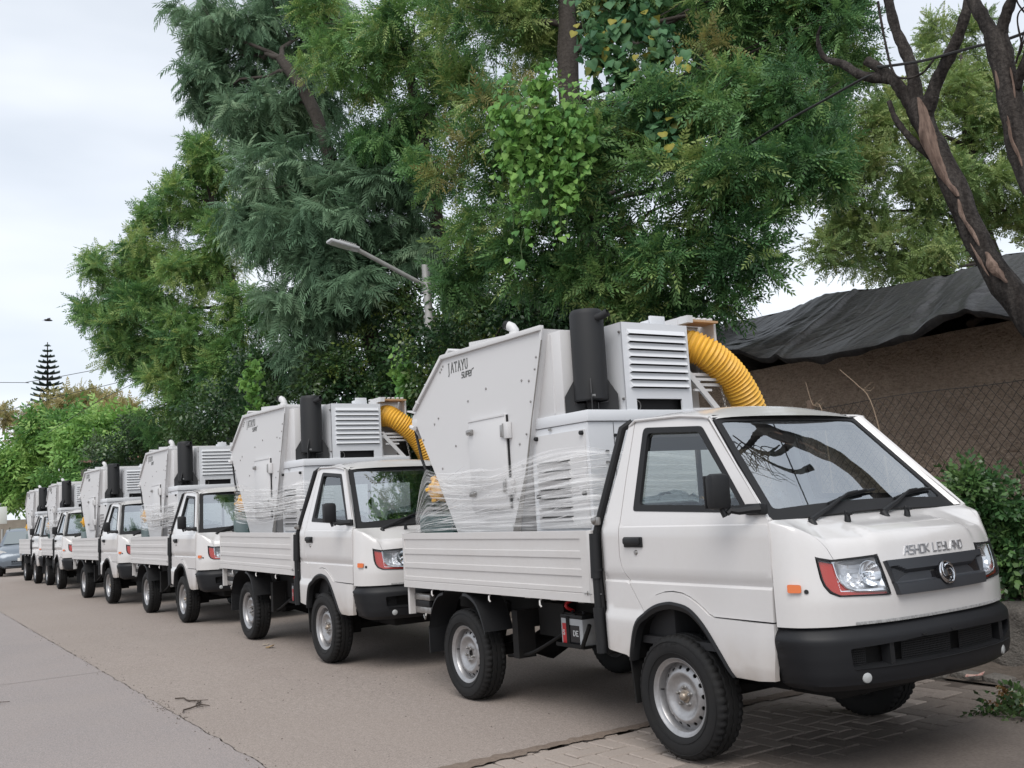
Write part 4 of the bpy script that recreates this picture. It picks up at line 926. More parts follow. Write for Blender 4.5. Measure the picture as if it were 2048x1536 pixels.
def wrap_film(T, style, seed):
    """film round the hopper and engine box. The path runs from the green box along the right side to the front of the engine box"""
    rr = random.Random(seed)
    if style == 'fan':
        path = [(-3.215, -.655, 1.20, 1.345), (-2.95, -.680, 1.205, 1.73), (-2.4, -.683, 1.21, 1.66), (-1.9, -.686, 1.215, 1.64), (-1.40, -.680, 1.22, 1.68), (-.87, -.645, 1.23, 1.735), (-.850, -.30, 1.24, 1.70), (-.850, .30, 1.24, 1.66)]
    else:
        path = [(-3.0, .10, 1.40, 1.62), (-3.02, -.55, 1.40, 1.66), (-2.90, -.685, 1.34, 1.74), (-2.4, -.700, 1.30, 1.72), (-1.90, -.705, 1.30, 1.70), (-1.40, -.690, 1.33, 1.68), (-.86, -.655, 1.36, 1.72), (-.845, -.30, 1.36, 1.66)]
    P_ = spline([(a, b, 0) for a, b, c, d in path], 120); k_ = np.linspace(0, len(path)-1, 121)
    zb = np.interp(k_, range(len(path)), [p[2] for p in path]); zt = np.interp(k_, range(len(path)), [p[3] for p in path])
    clampy = lambda p: p
    def at(s, t, off=0):
        i = s*120; i0 = min(int(i), 119); f = i-i0; p = P_[i0].lerp(P_[i0+1], f); z = (zb[i0]*(1-t)+zt[i0]*t)*(1-f) + (zb[i0+1]*(1-t)+zt[i0+1]*t)*f
        d = (P_[i0+1]-P_[i0]).normalized(); nrm = Vector((d.y, -d.x, 0))
        return p + nrm*off + Vector((0, 0, z))
    ph = [(rr.uniform(0, 6), rr.uniform(18, 60), rr.uniform(-6, 6)) for _ in range(8)]
    mb = MB(); NU, NV = 90, 36
    def fn(s, t):
        w = sum(math.sin(q[0]+q[1]*t+q[2]*s) for q in ph)/8
        edge = .02*math.sin(9*s+seed)+.015*math.sin(23*s)
        return tuple(at(s, t, .012+.012*w) + Vector((0, 0, edge*(1 if t > .5 else -.3)*abs(2*t-1)**4)))
    mb.grid(fn, NU, NV)
    o = mb.build('stretch_film', FILM, T, 60, fix=False)
    uvl = o.data.uv_layers.new(name='UVMap'); li = np.zeros(len(o.data.loops), dtype=np.int32); o.data.loops.foreach_get('vertex_index', li)
    uvs = np.stack([(li // NV)/(NU-1)*3.0, (li % NV)/(NV-1)], 1).astype(np.float32); uvl.data.foreach_set('uv', uvs.ravel())
    # gathered folds: thin ropes and creases of film
    fb = MB()
    def fold(s0, s1, t0, t1, w):
        n = 24; pts = [at(s0+(s1-s0)*i/n, min(1, max(0, t0+(t1-t0)*i/n + .004*math.sin(i*.9+s0*40))), .020+.003*math.sin(i*1.7+t0*9)) for i in range(n+1)]
        vv = []
        for i, p in enumerate(pts):
            ww = w*math.sin(PI*(i+.35)/(n+.7)); vv += [p + Vector((0, 0, ww)), p + Vector((0, -.004, 0)), p - Vector((0, 0, ww))]
        fb.add(vv, [(i*3+j, (i+1)*3+j, (i+1)*3+j+1, i*3+j+1) for i in range(n) for j in range(2)])
    if style == 'fan':
        def line(p, q, w, n=16):
            vv = []
            for i in range(n+1):
                t = i/n; x = p[0]+(q[0]-p[0])*t; z = p[1]+(q[1]-p[1])*t - .006*math.sin(PI*t) + .0015*math.sin(i*1.9+p[1]*50); wv = w*math.sin(PI*(i+.5)/(n+1))*(1+.3*math.sin(i*1.3+q[1]*40))
                if x <= -.862: c = Vector((x, float(np.interp(x, [-3.22, -2.97, -1.6, -.87], [-.662, -.690, -.694, -.652])), z)); o_ = Vector((0, -.003, 0))
                else: c = Vector((-.850, -.640+(x+.862), z)); o_ = Vector((.003, 0, 0))
                vv += [c + Vector((0, 0, wv)), c + o_, c - Vector((0, 0, wv))]
            fb.add(vv, [(i*3+j, (i+1)*3+j, (i+1)*3+j+1, i*3+j+1) for i in range(n) for j in range(2)])
        for k in range(26):        # fan drawn together at the corner of the green box
            t = k/25; line((-3.212, 1.205+.14*t), (rr.uniform(-2.55, -1.55), 1.21+.40*t**1.1+rr.uniform(-.02, .05)), rr.uniform(.0010, .0028))
        for k in range(16):        # across the hopper from the yellow coupling
            line((rr.uniform(-3.0, -2.85), rr.uniform(1.50, 1.73)), (rr.uniform(-2.5, -1.9), rr.uniform(1.42, 1.70)), rr.uniform(.0008, .0040))
        for k in range(34):        # long pulls rising to the corner of the engine box and round it
            x = rr.uniform(-2.6, -1.3); z = rr.uniform(1.22, 1.58); line((x, z), (min(-.60, x+rr.uniform(.5, 1.5)), z+rr.uniform(.0, .20)), rr.uniform(.0007, .0030))
        for k in range(12):
            z = rr.uniform(1.45, 1.72); line((rr.uniform(-1.25, -1.0), z-.05), (rr.uniform(-.8, -.55), z+rr.uniform(-.06, .02)), rr.uniform(.001, .004))
    else:
        for k in range(46):
            s = rr.uniform(0, .65); t = rr.gauss(.5, .17); fold(s, min(.99, s+rr.uniform(.3, .7)), t, t+rr.uniform(-.08, .06), rr.uniform(.0012, .0060))
        for k in range(24):
            s = rr.uniform(0, .7); t = rr.random(); fold(s, min(.98, s+rr.uniform(.1, .3)), t, t+rr.uniform(-.1, .1), rr.uniform(.0012, .004))
    f = fb.build('film_fold', FOLD, o, 60, fix=False); f['kind'] = 'stuff'
    return o
TRUCK = make_truck('light_truck')
# x, y, heading, z, nose pitch (rise per metre forward), label, film
ROW = [(0, 0, 0, 0, 0, 'nearest white light truck at the head of the row, front badge in full view', ('fan', 3)),
       (-4.8785, -.0476, .0071, .030, -.0085, 'white light truck parked directly behind the nearest one, thick clear film round its hopper', ('band', 5)),
       (-10.385, .0398, .0082, .004, .002, 'white light truck third from the front, bunched film low on its hopper', ('band', 9)),
       (-15.606, .0035, .0354, .004, .004, 'white light truck fourth from the front, hopper bare of film, yellow fitting at its back', None),
       (-22.103, .0575, -.0086, 0, .002, 'white light truck fifth from the front, clear film trailing down its hopper', ('band', 12)),
       (-25.921, .0147, .0073, 0, .003, 'farthest white light truck, last of the row beside the blue grey hatchback', None)]
trucks = []
for i in range(6): trucks.append(TRUCK if i == 0 else dup(TRUCK))
for t, (x, y, h, z, p, lab, film) in zip(trucks, ROW):
    t.location = (x + 1.2*math.cos(h)*0, y, z + p*1.2); t.rotation_euler = (0, -math.atan(p), h)
    tag(t, lab, 'truck', 'white light trucks parked in a row')
    if film: wrap_film(t, *film)
# ------------------------------------------------------------------ ground, road, paving
GROUND = mat('far_ground', (.30, .25, .20), .95, noise=[(.4, .5, (.22, .19, .15)), (5, .4, (.36, .31, .26))])
LANE = mat('concrete_lane', (.345, .285, .262), .85, noise=[(.35, .6, (.25, .205, .19)), (.8, .25, (.17, .145, .135), 6), (3, .45, (.32, .29, .285)), (26, .85, (.165, .148, .146), 6), (75, .9, (.13, .118, .117), 2), (1.1, .35, (.27, .225, .20)), (1.2, .30, (.24, .205, .19), 4, (.12, 1.6, 1)), (120, .5, (.42, .39, .38), 2)], bump=(160, .25, .004))
PARK = mat('parking_concrete', (.350, .303, .272), .88, noise=[(.8, .28, (.17, .14, .122), 6), (.5, .65, (.245, .20, .170)), (2.5, .35, (.355, .305, .27)), (24, .85, (.17, .138, .12), 6), (70, .9, (.125, .102, .09), 2), (11, .3, (.23, .19, .165)), (1.3, .40, (.24, .20, .172), 4, (.12, 1.6, 1)), (115, .5, (.44, .38, .34), 2)], bump=(130, .3, .004))
SLAB = mat('dark_slab', (.150, .125, .110), .9, noise=[(.9, .7, (.095, .080, .070)), (6, .5, (.19, .16, .14)), (60, .6, (.075, .062, .055), 3)], bump=(90, .3, .006))  # slab toned darker than the parking concrete
SOIL = mat('damp_soil', (.085, .068, .055), .95, noise=[(2, .6, (.05, .04, .034)), (18, .6, (.14, .115, .095))], bump=(30, .8, .02))
PAVER = mat('paver_block', (.335, .285, .25), .9, noise=[(1.6, .5, (.25, .21, .185)), (9, .4, (.38, .33, .29)), (90, .4, (.2, .165, .145), 3)], bump=(140, .3, .003), coords='Object')
JOINT = mat('joint_dirt', (.060, .047, .039), .95, noise=(20, .5, (.10, .08, .068)))
STONE = mat('ledge_concrete', (.13, .118, .105), .95, noise=[(3, .6, (.07, .065, .058)), (26, .6, (.2, .18, .16)), (70, .5, (.05, .047, .044))], bump=(40, .8, .02))
def gz(x, y): return .040*math.exp(-((x+7.0)/2.4)**2)*ss((y+2.6)/1.0)*ss((6-y)/3)
def sheet(name, x0, x1, y0, y1, dx, dy, m, z=0., kind='structure', edge0=None, edge1=None, parent=None):
    nx = max(2, int((x1-x0)/dx)+1); ny = max(2, int((y1-y0)/dy)+1); mb = MB()
    def f(s, t):
        x = x0+(x1-x0)*s; a = y0 + (edge0(x) if edge0 else 0); b = y1 + (edge1(x) if edge1 else 0); y = a+(b-a)*t
        return (x, y, z + gz(x, y))
    mb.grid(f, nx, ny)
    if edge0 or edge1:   # slab thickness at the joint
        for e, yy in ((edge0, y0), (edge1, y1)):
            if e: mb.grid(lambda s, t: (x0+(x1-x0)*s, yy+e(x0+(x1-x0)*s), z + gz(x0+(x1-x0)*s, yy) - .03*t), nx, 2)
    o = mb.build(name, m, parent, 40, fix=False)
    if kind and parent is None: o['kind'] = kind
    return o
def jag(seed, amp):
    r = random.Random(seed); ph = [(r.uniform(0, 6), r.uniform(1, 90)) for _ in range(14)]
    return lambda x: sum(math.sin(a + w*x)/(1+w*.06) for a, w in ph)*amp
crack = jag(4, .0050); chip = jag(9, .0030)
g = MB(); g.add([(-420, -300, -.035), (160, -300, -.035), (160, 300, -.035), (-420, 300, -.035)], [(0, 1, 2, 3)]); tag(g.build('ground', GROUND), kind='structure')
sheet('road', -6.45, 30, -16, -2.514, .05, 3.3, LANE, edge1=lambda x: crack(x)+.0015)
sheet('road.001', -160, -6.462, -16, -2.514, .25, 3.3, LANE, edge1=lambda x: crack(x)+.0015)
pk_edge = jag(21, .010)
mb = MB(); mb.grid(lambda s, t: ((-20 + (19.19+pk_edge(-2.52+4.55*t*1.0))*s, (-2.509+crack(-20+19.19*s)+abs(chip(-20+19.19*s)))*(1-t)+2.02*t, gz(-20+19.19*s, -2.52+4.55*t))), 380, 40)
tag(mb.build('parking_strip', PARK, None, 40, fix=False), kind='structure')
sheet('parking_strip.001', -160, -20.004, -2.506, 2.02, .8, 1.1, PARK)
b = MB(); b.box((.05, -.5, -.026), (2.05, 6.2, .02)); tag(b.build('joint_bed', JOINT), kind='structure')
pv = empty('paved_crossing', (0, 0, 0)); pv['kind'] = 'structure'
def paver_mesh(seed):
    r = random.Random(seed); bm = bmesh.new(); bmesh.ops.create_cube(bm, size=1)
    for v in bm.verts: v.co = Vector((v.co.x*.241, v.co.y*.1145, v.co.z*.05 + (r.uniform(-.0015, .0015)))) + Vector((r.uniform(-.0025, .0025), r.uniform(-.0025, .0025), 0))
    bmesh.ops.bevel(bm, geom=[e for e in bm.edges if e.verts[0].co.z > .01 and e.verts[1].co.z > .01], offset=.006, segments=1, affect='EDGES')
    me = bpy.data.meshes.new('paver'); bm.to_mesh(me); bm.free(); me.materials.append(PAVER); return me
PAVERD = mat('paver_dark', (.165, .138, .120), .9, noise=[(2.2, .6, (.10, .082, .07)), (9, .4, (.20, .17, .15)), (70, .6, (.085, .07, .06), 3)], bump=(120, .4, .004))  # darkest paver tone, used towards the slab and the verge
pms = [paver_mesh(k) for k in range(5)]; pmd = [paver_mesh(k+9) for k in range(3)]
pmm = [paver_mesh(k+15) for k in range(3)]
PAVERM = mat('paver_mid', (.24, .203, .178), .9, noise=[(2.2, .6, (.16, .134, .116)), (9, .4, (.29, .25, .22)), (70, .6, (.13, .108, .094), 3)], bump=(120, .4, .004))  # tone between the pale and the darkest pavers
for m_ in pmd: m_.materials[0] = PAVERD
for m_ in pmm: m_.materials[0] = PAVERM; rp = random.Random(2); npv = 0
U_ = .1265
# herringbone laid square to the road edge
def lay():
    global npv
    for i in range(-30, 60):
        for j in range(-30, 60):
            for hor in (0, 1):
                # herringbone tiling of 2x1 blocks, period 4 along the diagonals
                if hor == 0: cx, cy = i, j
                ok = ((i - j) % 4 == 0) if hor == 0 else ((i - j) % 4 == 3)
                if not ok: continue
                if hor == 0: c = (i+1.0, j+.5); d = (2, 1)
                else: c = (i+.5+0, j+1.0); d = (1, 2)
                x = -.735 + c[0]*U_; y = -1.9 + c[1]*U_
                hx, hy = d[0]*U_/2, d[1]*U_/2
                if x-hx < -.90 or x+hx > .72 or y-hy < -1.95 or y+hy > 1.98: 
                    continue
                o = bpy.data.objects.new('paver', rp.choice(pms)); COL.objects.link(o); o.parent = pv
                wear = .010 if y > 1.2 else .002
                o.location = (x, y, -.0285 + rp.uniform(-wear, .001)); o.rotation_euler = (rp.uniform(-.012, .012), rp.uniform(-.012, .012), (PI/2 if hor else 0) + rp.uniform(-.02, .02)); npv += 1
                q = ss((x+.15)/.55) + .6*ss((y-.7)/.8) + rp.uniform(-.18, .18)  # pavers get darker towards the slab and the verge, unevenly
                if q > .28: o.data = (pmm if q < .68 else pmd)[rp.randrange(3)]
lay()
mb = MB(); se = jag(33, .006)
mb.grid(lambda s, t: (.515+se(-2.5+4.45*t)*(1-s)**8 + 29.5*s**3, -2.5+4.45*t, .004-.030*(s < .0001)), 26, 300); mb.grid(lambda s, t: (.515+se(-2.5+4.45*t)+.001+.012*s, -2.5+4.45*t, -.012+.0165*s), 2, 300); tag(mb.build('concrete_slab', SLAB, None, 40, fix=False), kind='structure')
js = jag(35, .010); jt = jag(36, .012); mb = MB(); mb.grid(lambda s, t: (-.835+jt(-2.5+4.5*t)+(.105+js(-2.5+4.5*t)*1.5-jt(-2.5+4.5*t))*s, -2.5+4.5*t, .0035+.004*math.sin(PI*s)), 5, 260); o = mb.build('soil_joint', mat('sandy_dirt', (.165, .125, .098), .95, noise=[(6, .6, (.10, .076, .06)), (40, .6, (.23, .18, .145))], bump=(60, .8, .01)), None, 60, fix=False); tag(o, kind='structure')
mb = MB(); RV = random.Random(5)
def vz(x, y):
    return .012*math.sin(x*3.1+1)*math.sin(y*4.2) + .02*math.sin(x*7.3+y*5.1) + .010*math.sin(x*17+y*13) + .09*ss((y-2.1)/.6)*.4
mb.grid(lambda s, t: (-14+24*s, 1.95+1.2*t, -.004 + vz(-14+24*s, 1.95+1.2*t)*ss(t*6) + .006), 260, 16); tag(mb.build('soil_verge', SOIL, None, 60, fix=False), kind='structure')
mb = MB(); mb.grid(lambda s, t: (-160+150*s, 2.0+60*t, .02), 30, 12); tag(mb.build('far_verge', GROUND, None, 60, fix=False), kind='structure')
mb = MB(); mb.grid(lambda s, t: (-14+60*s, 3.12+60*t, .01), 30, 12); tag(mb.build('yard_ground', SOIL, None, 60, fix=False), kind='structure')
# broken edge stones between paving and soil
edging = tag(empty('stone_edging'), kind='structure')
for k in range(11):
    x = -1.05 + .21*k + RV.uniform(-.03, .03); b = MB(); b.box((0, 0, 0), (.20+RV.uniform(-.04, .03), .14, .07), ch=.012)
    o = b.build('edge_stone', STONE, None, 40); o.location = (x, 2.03+RV.uniform(-.03, .04), .0+RV.uniform(-.012, .008)); o.rotation_euler = (RV.uniform(-.08, .08), RV.uniform(-.1, .1), RV.uniform(-.25, .25))
    o.parent = edging
b = MB()
def ledge(s, t):
    x = -3.2+8*s; pr_ = [(2.60, -.02), (2.585, .20), (2.60, .43), (2.66, .475), (2.95, .48), (2.99, .40), (3.0, -.02)]; k = t*(len(pr_)-1); i = min(int(k), len(pr_)-2); f = k-i
    y = pr_[i][0]*(1-f)+pr_[i+1][0]*f; z = pr_[i][1]*(1-f)+pr_[i+1][1]*f
    return (x, y + .012*math.sin(x*9+z*14)+.008*math.sin(x*31+z*22), z+.010*math.sin(x*5.3)+.006*math.sin(x*23+y*40))
b.grid(ledge, 220, 25); tag(b.build('concrete_ledge', STONE, None, 60, fix=False), 'rough dark concrete ledge under the bush at the right edge', 'ledge')
# ------------------------------------------------------------------ litter
def litter(name, pts, m, loc, rz, label, cat, th=.003):
    b = MB(); b.prism(pts, 0, th, lambda a, c, h: (a, c, h + .25*abs(a)*abs(c)/.05 + .2*a*a/.05)); o = b.build(name, m, None, 30); o.location = loc; o.rotation_euler = (RV.uniform(-.2, .2), RV.uniform(-.2, .2), rz); tag(o, label, cat); return o
LEAFD = mat('dry_leaf', (.30, .20, .10), .8); lf = [(-.06, 0), (-.03, -.03), (.02, -.034), (.06, -.01), (.075, .004), (.05, .02), (.01, .036), (-.035, .028)]
litter('fallen_leaf', lf, LEAFD, (-6.31, -.884, .040), .4, 'larger dry brown leaf on the road near the second truck', 'leaf')
litter('fallen_leaf', [(a*.7, c*.7) for a, c in lf], mat('pale_leaf', (.42, .36, .29), .8), (-6.56, -.85, .042), 1.9, 'smaller pale dry leaf on the road beside the brown leaf', 'leaf')
wp = litter('snack_wrapper', [(-.06, -.03), (.05, -.035), (.065, .02), (.01, .04), (-.055, .03)], [mat('wrapper_foil', (.62, .40, .32), .25, noise=[(35, 1., (.55, .05, .06)), (60, .9, (.72, .66, .6))])], (-.10, 1.97, .03), .5, 'crumpled colourful snack wrapper on the ground in front of the ledge', 'wrapper')
for k, (x, y, l, a, lab) in enumerate(((-3.95, -2.30, .55, .25, 'longer dark twig lying by the road joint'), (-3.75, -2.36, .42, -.5, 'shorter dark twig crossing the road joint'), (-5.3, -3.55, .16, .2, 'small stick lying alone on the pale road lane'))):
    b = MB(); p = [(-l/2+l*i/8, .02*math.sin(i*1.7+k)+.03*math.sin(i*.6), .010+.004*math.sin(i*2)) for i in range(9)]; b.tube(p, [.006]*8+[.003], 5); b.tube([p[4], (p[4][0]+.07, p[4][1]+.06, .014)], .003, 5)
    o = b.build('twig', mat('dark_twig', (.06, .045, .035), .9), None, 40); o.location = (x, y, .004); o.rotation_euler = (0, 0, a); tag(o, lab, 'twig')
b = MB(); rb_ = random.Random(8)
for k in range(520):
    x = rb_.choice((rb_.uniform(-12, -1), rb_.uniform(-4.4, -3.4), rb_.uniform(-9, 0))); y = -2.51 + rb_.gauss(0, .05) if k < 260 else rb_.uniform(-2.3, 1.5); s = rb_.uniform(.003, .009); zz = gz(x, y)
    a = rb_.uniform(0, 6); b.add([(x+s*math.cos(a+q), y+s*math.sin(a+q), zz) for q in (0, 2.1, 4.2)] + [(x, y, zz+s*.9)], [(0, 1, 3), (1, 2, 3), (2, 0, 3)])
tag(b.build('grit', mat('grit', (.12, .10, .085), .9), None, 0), kind='stuff')
# ------------------------------------------------------------------ hut with its black tarpaulin, fence
MUD = mat('mud_plaster', (.45, .335, .25), .95, noise=[(1.2, .6, (.27, .195, .145)), (9, .6, (.52, .40, .31)), (22, .85, (.13, .09, .065), 5, (1, 1, 2.4)), (60, .7, (.46, .36, .28), 3)], bump=(34, 1., .04))
TARP = mat('black_tarpaulin', (.005, .005, .0062), .44, noise=[(1.6, .3, (.018, .017, .017)), (14, .4, (.045, .040, .037), 5, (1, .3, 1)), (40, .3, (.05, .045, .042), 4, (1, .4, 1))], bump=(22, .5, .015), spec=.34)
WIRE = mat('fence_wire', (.035, .03, .026), .7)
from mathutils import noise as mnoise
hut = empty('mud_hut', (0, 4.10, 0)); tag(hut, 'brown mud walled hut under a black tarpaulin behind the wire fence', 'hut')
rw_ = random.Random(12); cr = [(rw_.uniform(-5, 4), rw_.uniform(.3, 2.3), rw_.uniform(.2, .7)) for _ in range(16)]
def wally(x, z):
    d = .030*math.sin(x*1.7+z)+.018*math.sin(x*4.3+z*3.7)+.010*math.sin(x*11+z*9)+.006*math.sin(x*23+z*29)
    for cx, cz, l in cr:
        if abs(x-cx) < l/2: d += .028*math.exp(-((z-cz-.03*math.sin((x-cx)*9))/.010)**2)*ss((l/2-abs(x-cx))/.08)
    return d
mb = MB(); mb.grid(lambda s, t: (-6.2+11.5*s, -.05+wally(-6.2+11.5*s, 2.75*t), 2.75*t), 420, 150)
mb.add([(-6.2, 0, 0), (-6.2, 3.2, 0), (-6.2, 3.2, 2.75), (-6.2, 0, 2.75), (5.3, 0, 0), (5.3, 3.2, 0), (5.3, 3.2, 2.75), (5.3, 0, 2.75)], [(0, 1, 2, 3), (7, 6, 5, 4), (1, 5, 6, 2)]); mb.build('wall', MUD, hut, 60, fix=False)
for x in (-5.6, -3.4, -1.2, 1.0, 3.2):
    b = MB(); b.tube([(x, .05, 2.80), (x, 1.4, 3.40)], .04, 8); b.build('roof_pole', mat('roof_pole', (.09, .065, .048), .9), hut, 40)
EAVE = [(-6.2, 2.95), (-4.6, 2.93), (-3.6, 2.90), (-3.01, 2.82), (-2.75, 2.69), (-2.4, 2.63), (-2.01, 2.59), (-1.4, 2.59), (-1.03, 2.66), (-.74, 2.735), (-.39, 2.70), (-.04, 2.56), (.5, 2.52), (1.6, 2.62), (5.4, 2.6)]
RIDGE = [(-6.2, 3.5), (-5.03, 3.56), (-4.33, 3.53), (-3.54, 3.60), (-2.83, 3.55), (-2.14, 3.51), (-1.62, 3.50), (-1.35, 3.53), (-.85, 3.57), (.5, 3.75), (5.4, 3.8)]
def tarp(s, t):
    x = -6.2+11.6*s; ze = float(np.interp(x, *zip(*EAVE))); zr = float(np.interp(x, *zip(*RIDGE)))
    y = 2.99 + (5.0-2.99)*t; tt = t**.92
    nv = mnoise.noise((x*1.1, t*1.6, 3.0)); n2 = mnoise.noise((x*3.2+t*1.5, t*2.0, 8.0)); n3 = mnoise.noise((x*9+t*7, t*5, 1.0)); n4 = abs(mnoise.noise((x*4.5-t*3.0, t*1.5, 5.0)))
    fold = (.014*mnoise.noise((x*15+6*t, t*2.2, 2.0))*ss(t*5) + .06*nv*ss(t*3) + .022*n2*ss(t*2.5)*(1-.5*t) + .006*n3*ss(t*6) - .045*max(0, .16-n4)/.16*.5*ss(t*4)*(1-t))
    crease = .045*math.exp(-((x+2.55+.55*t)/.05)**2) + .03*math.exp(-((x+.52+.75*t)/.05)**2) - .04*math.exp(-((x+1.0+.9*t)/.10)**2)
    sag = -.10*math.sin(PI*t)*(.6+.4*math.sin(x*1.3))
    return (x+.01*math.sin(y*9), y - .02*math.sin(x*6)*(1-t), ze+(zr-ze)*tt + fold + crease + sag)
mb = MB(); mb.grid(tarp, 620, 64); mb.grid(lambda s, t: tuple(Vector(tarp(s, 0)) + Vector((0, .012*t + .03*t*t, -(.05+.05*mnoise.noise((s*40, 0, 4)))*t))), 620, 4); mb.grid(lambda s, t: (tarp(s, 1)[0], 5.0+2.3*t, tarp(s, 1)[2]-1.0*t), 60, 4)
tp = mb.build('tarpaulin', TARP, None, 70, fix=False); tag(tp, 'creased black tarpaulin sagging over the roof of the mud hut', 'tarpaulin')
fen = empty('wire_fence', (0, 3.0, 0)); tag(fen, 'rusty chain link fence strung in front of the mud wall', 'fence')
b = MB(); b.tube([(-5.2+.2*i, .004*math.sin(i), 2.115+.012*math.sin(i*.7)) for i in range(45)], .0035, 5); b.build('top_wire', WIRE, fen, 40)
b = MB(); dxx = .042; hgt = .05; rf_ = random.Random(4)
for i in range(-60, 92):
    for dirn in (1, -1):
        x0_ = i*dxx*2*.5*2; pts = []
        n = 38
        pts = [(x0_ + dirn*k*dxx*0 + dirn*dxx*k, (.004 if k % 2 else -.004), .22 + .05*k + .006*math.sin(x0_*3)) for k in range(n+1)]
        pts = [p for p in pts if -5.2 < p[0] < 3.6]
        if len(pts) > 1: b.tube(pts[::1], .0026, 3, False)
wm = b.build('chain_link', WIRE, fen, 0, fix=False); wm['kind'] = 'stuff'
for x in (-5.15, -2.2, .75, 3.55):
    b = MB(); b.box((x, .03, 1.1), (.05, .05, 2.2), ch=.005); b.build('post', mat('rusty_post', (.11, .075, .055), .8), fen, 30)
for pts, lab in ((((-1.30, 2.88, 1.0), (-1.35, 2.9, 1.71), (-1.43, 2.9, 2.11), (-1.55, 2.9, 2.26), (-1.72, 2.9, 2.42)), 'long thin dry stalk arching up in front of the mud wall'), (((-1.90, 2.88, 1.2), (-1.96, 2.9, 2.06), (-2.06, 2.9, 2.14), (-2.12, 2.9, 2.36)), 'short forked dry stalk in front of the wall near the hose')):
    b = MB(); p = spline(pts, 14); b.tube(p, [.007-.0003*i for i in range(15)], 5); b.tube([p[9], p[9]+Vector((.08, 0, -.02)), p[9]+Vector((.12, 0, .01))], .003, 5); b.tube([p[9], p[9]+Vector((.10, 0, .05))], .003, 5)
    tag(b.build('dry_stalk', mat('dry_stalk', (.27, .20, .14), .8), None, 40), lab, 'stalk')
# ------------------------------------------------------------------ street lamp
POLE = mat('galvanised_pole', (.38, .38, .37), .55, .3, noise=[(6, .5, (.25, .24, .22)), (2, .3, (.45, .45, .44))])
sl = empty('street_lamp', (-8.93, 2.62, 0)); tag(sl, 'grey steel street lamp with an angled arm over the trucks, half hidden in leaves', 'street lamp')
b = MB(); b.tube([(0, 0, 0), (0, 0, 3.4), (-.02, 0, 4.3)], [.10, .085, .085], 14); b.tube([(-.02, 0, 4.3), (-.07, 0, 5.1)], [.062, .058], 14); b.build('pole', POLE, sl, 40)
A0 = Vector((-.02, .26, 4.635)); A1 = Vector((-.02, -1.13, 5.225)); b = MB(); b.tube([A0, A1], .034, 10); b.tube([(-.04, 0, 4.66), (-.045, 0, 4.80)], .070, 12); b.build('arm', POLE, sl, 40)
tilt = Matrix.Rotation(-math.atan2(.085, .42), 3, 'X'); hc = Vector((-.02, -1.36, 5.275))
b = MB(); b.box(hc, (.20, .46, .045), tilt, ch=.018); b.tube([A1, A1+Vector((0, -.08, .025))], .042, 10); hd = b.build('lantern', mat('lantern_grey', (.50, .51, .52), .45), sl, 40)
b = MB()
for k in range(9): b.box(hc + tilt @ Vector((0, .16-.03*k, .032)), (.17, .010, .028), tilt)
b.build('cooling_fin', POLE, hd, 0)['kind'] = 'stuff'
b = MB(); b.box(hc + tilt @ Vector((0, -.04, -.024)), (.16, .30, .006), tilt); b.build('lamp_glass', mat('lamp_glass', (.42, .42, .41), .25), hd, 0)
# ------------------------------------------------------------------ cables
CAB = mat('cable_black', (.015, .015, .015), .6)
def cable(pts, r, label, cat='cable', name='cable', n=24):
    b = MB(); b.tube(spline(pts, n), r, 6); o = b.build(name, CAB, None, 40); tag(o, label, cat); return o
c_ = [(2.2, 2.7, 4.55), (.33, 2.88, 4.70), (-.11, 2.88, 4.77), (-.55, 2.88, 4.845), (-.91, 2.86, 4.94), (-1.0, 2.90, 4.98), (-1.02, 3.0, 4.93), (-1.08, 2.88, 4.93), (-1.59, 2.9, 4.91), (-2.33, 2.92, 4.86), (-3.6, 3.1, 4.78)]
o = cable(c_, .012, 'thick black cable tied round the stub of the nearer bare tree', n=70)
for k, (p, lab) in enumerate((([(-45, -12, 7.95), (-45, .09, 8.11), (-45, 1.3, 8.17), (-45, 4.28, 8.82), (-45, 12, 10.6)], 'upper thin wire across the sky behind the tall pine'), ([(-45, -12, 4.4), (-45, .09, 6.83), (-45, 1.3, 7.15), (-45, 3.62, 7.81), (-45, 5.06, 8.19), (-45, 12, 10.2)], 'lower thin wire sloping past the tall pine'), ([(-45, 2.0, 5.8), (-45, 4.27, 7.35), (-45, 4.94, 7.71), (-45, 12, 11.5)], 'short steep wire meeting the tree at its right end'))):
    cable(p, .014, lab, 'wire', 'power_line')
# ------------------------------------------------------------------ far shed, board, cars, bird
sh = empty('shed', (-42, 4.2, 0)); tag(sh, 'small shed with a rusty brown roof far behind the row of trucks', 'shed')
RUST = mat('rusty_sheet', (.17, .075, .055), .8, noise=[(3, .6, (.08, .05, .045))])
b = MB(); b.box((0, .6, 2.0), (3.4, 3.2, 4.0)); b.build('wall', mat('shed_wall', (.10, .09, .08), .9), sh, 30)
b = MB()
for k in range(14):
    y = -1.0+.26*k; b.box((0, y, 4.28+.14*math.sin(k*.9)*0+.020*k), (4.2, .13, .05), rotm('Y', 5)); b.box((0, y+.13, 4.25+.020*k), (4.2, .13, .03), rotm('Y', 5))
b.build('roof', RUST, sh, 0)
b = MB(); b.tube([(2.1, -1.0, 4.1), (2.1, 2.4, 4.5)], .05, 6); b.tube([(2.1, .5, 2.5), (2.1, 2.0, 4.4)], .05, 6); b.build('rafter', mat('rafter', (.30, .15, .12), .8), sh, 30)
bd = empty('notice_board', (-45, .30, 0)); tag(bd, 'pale notice board on a post at the left edge beyond the cars', 'board')
b = MB(); b.box((0, -.12, 2.2), (.08, .40, .75), ch=.01); b.build('board', mat('pale_board', (.62, .64, .60), .6), bd, 30)
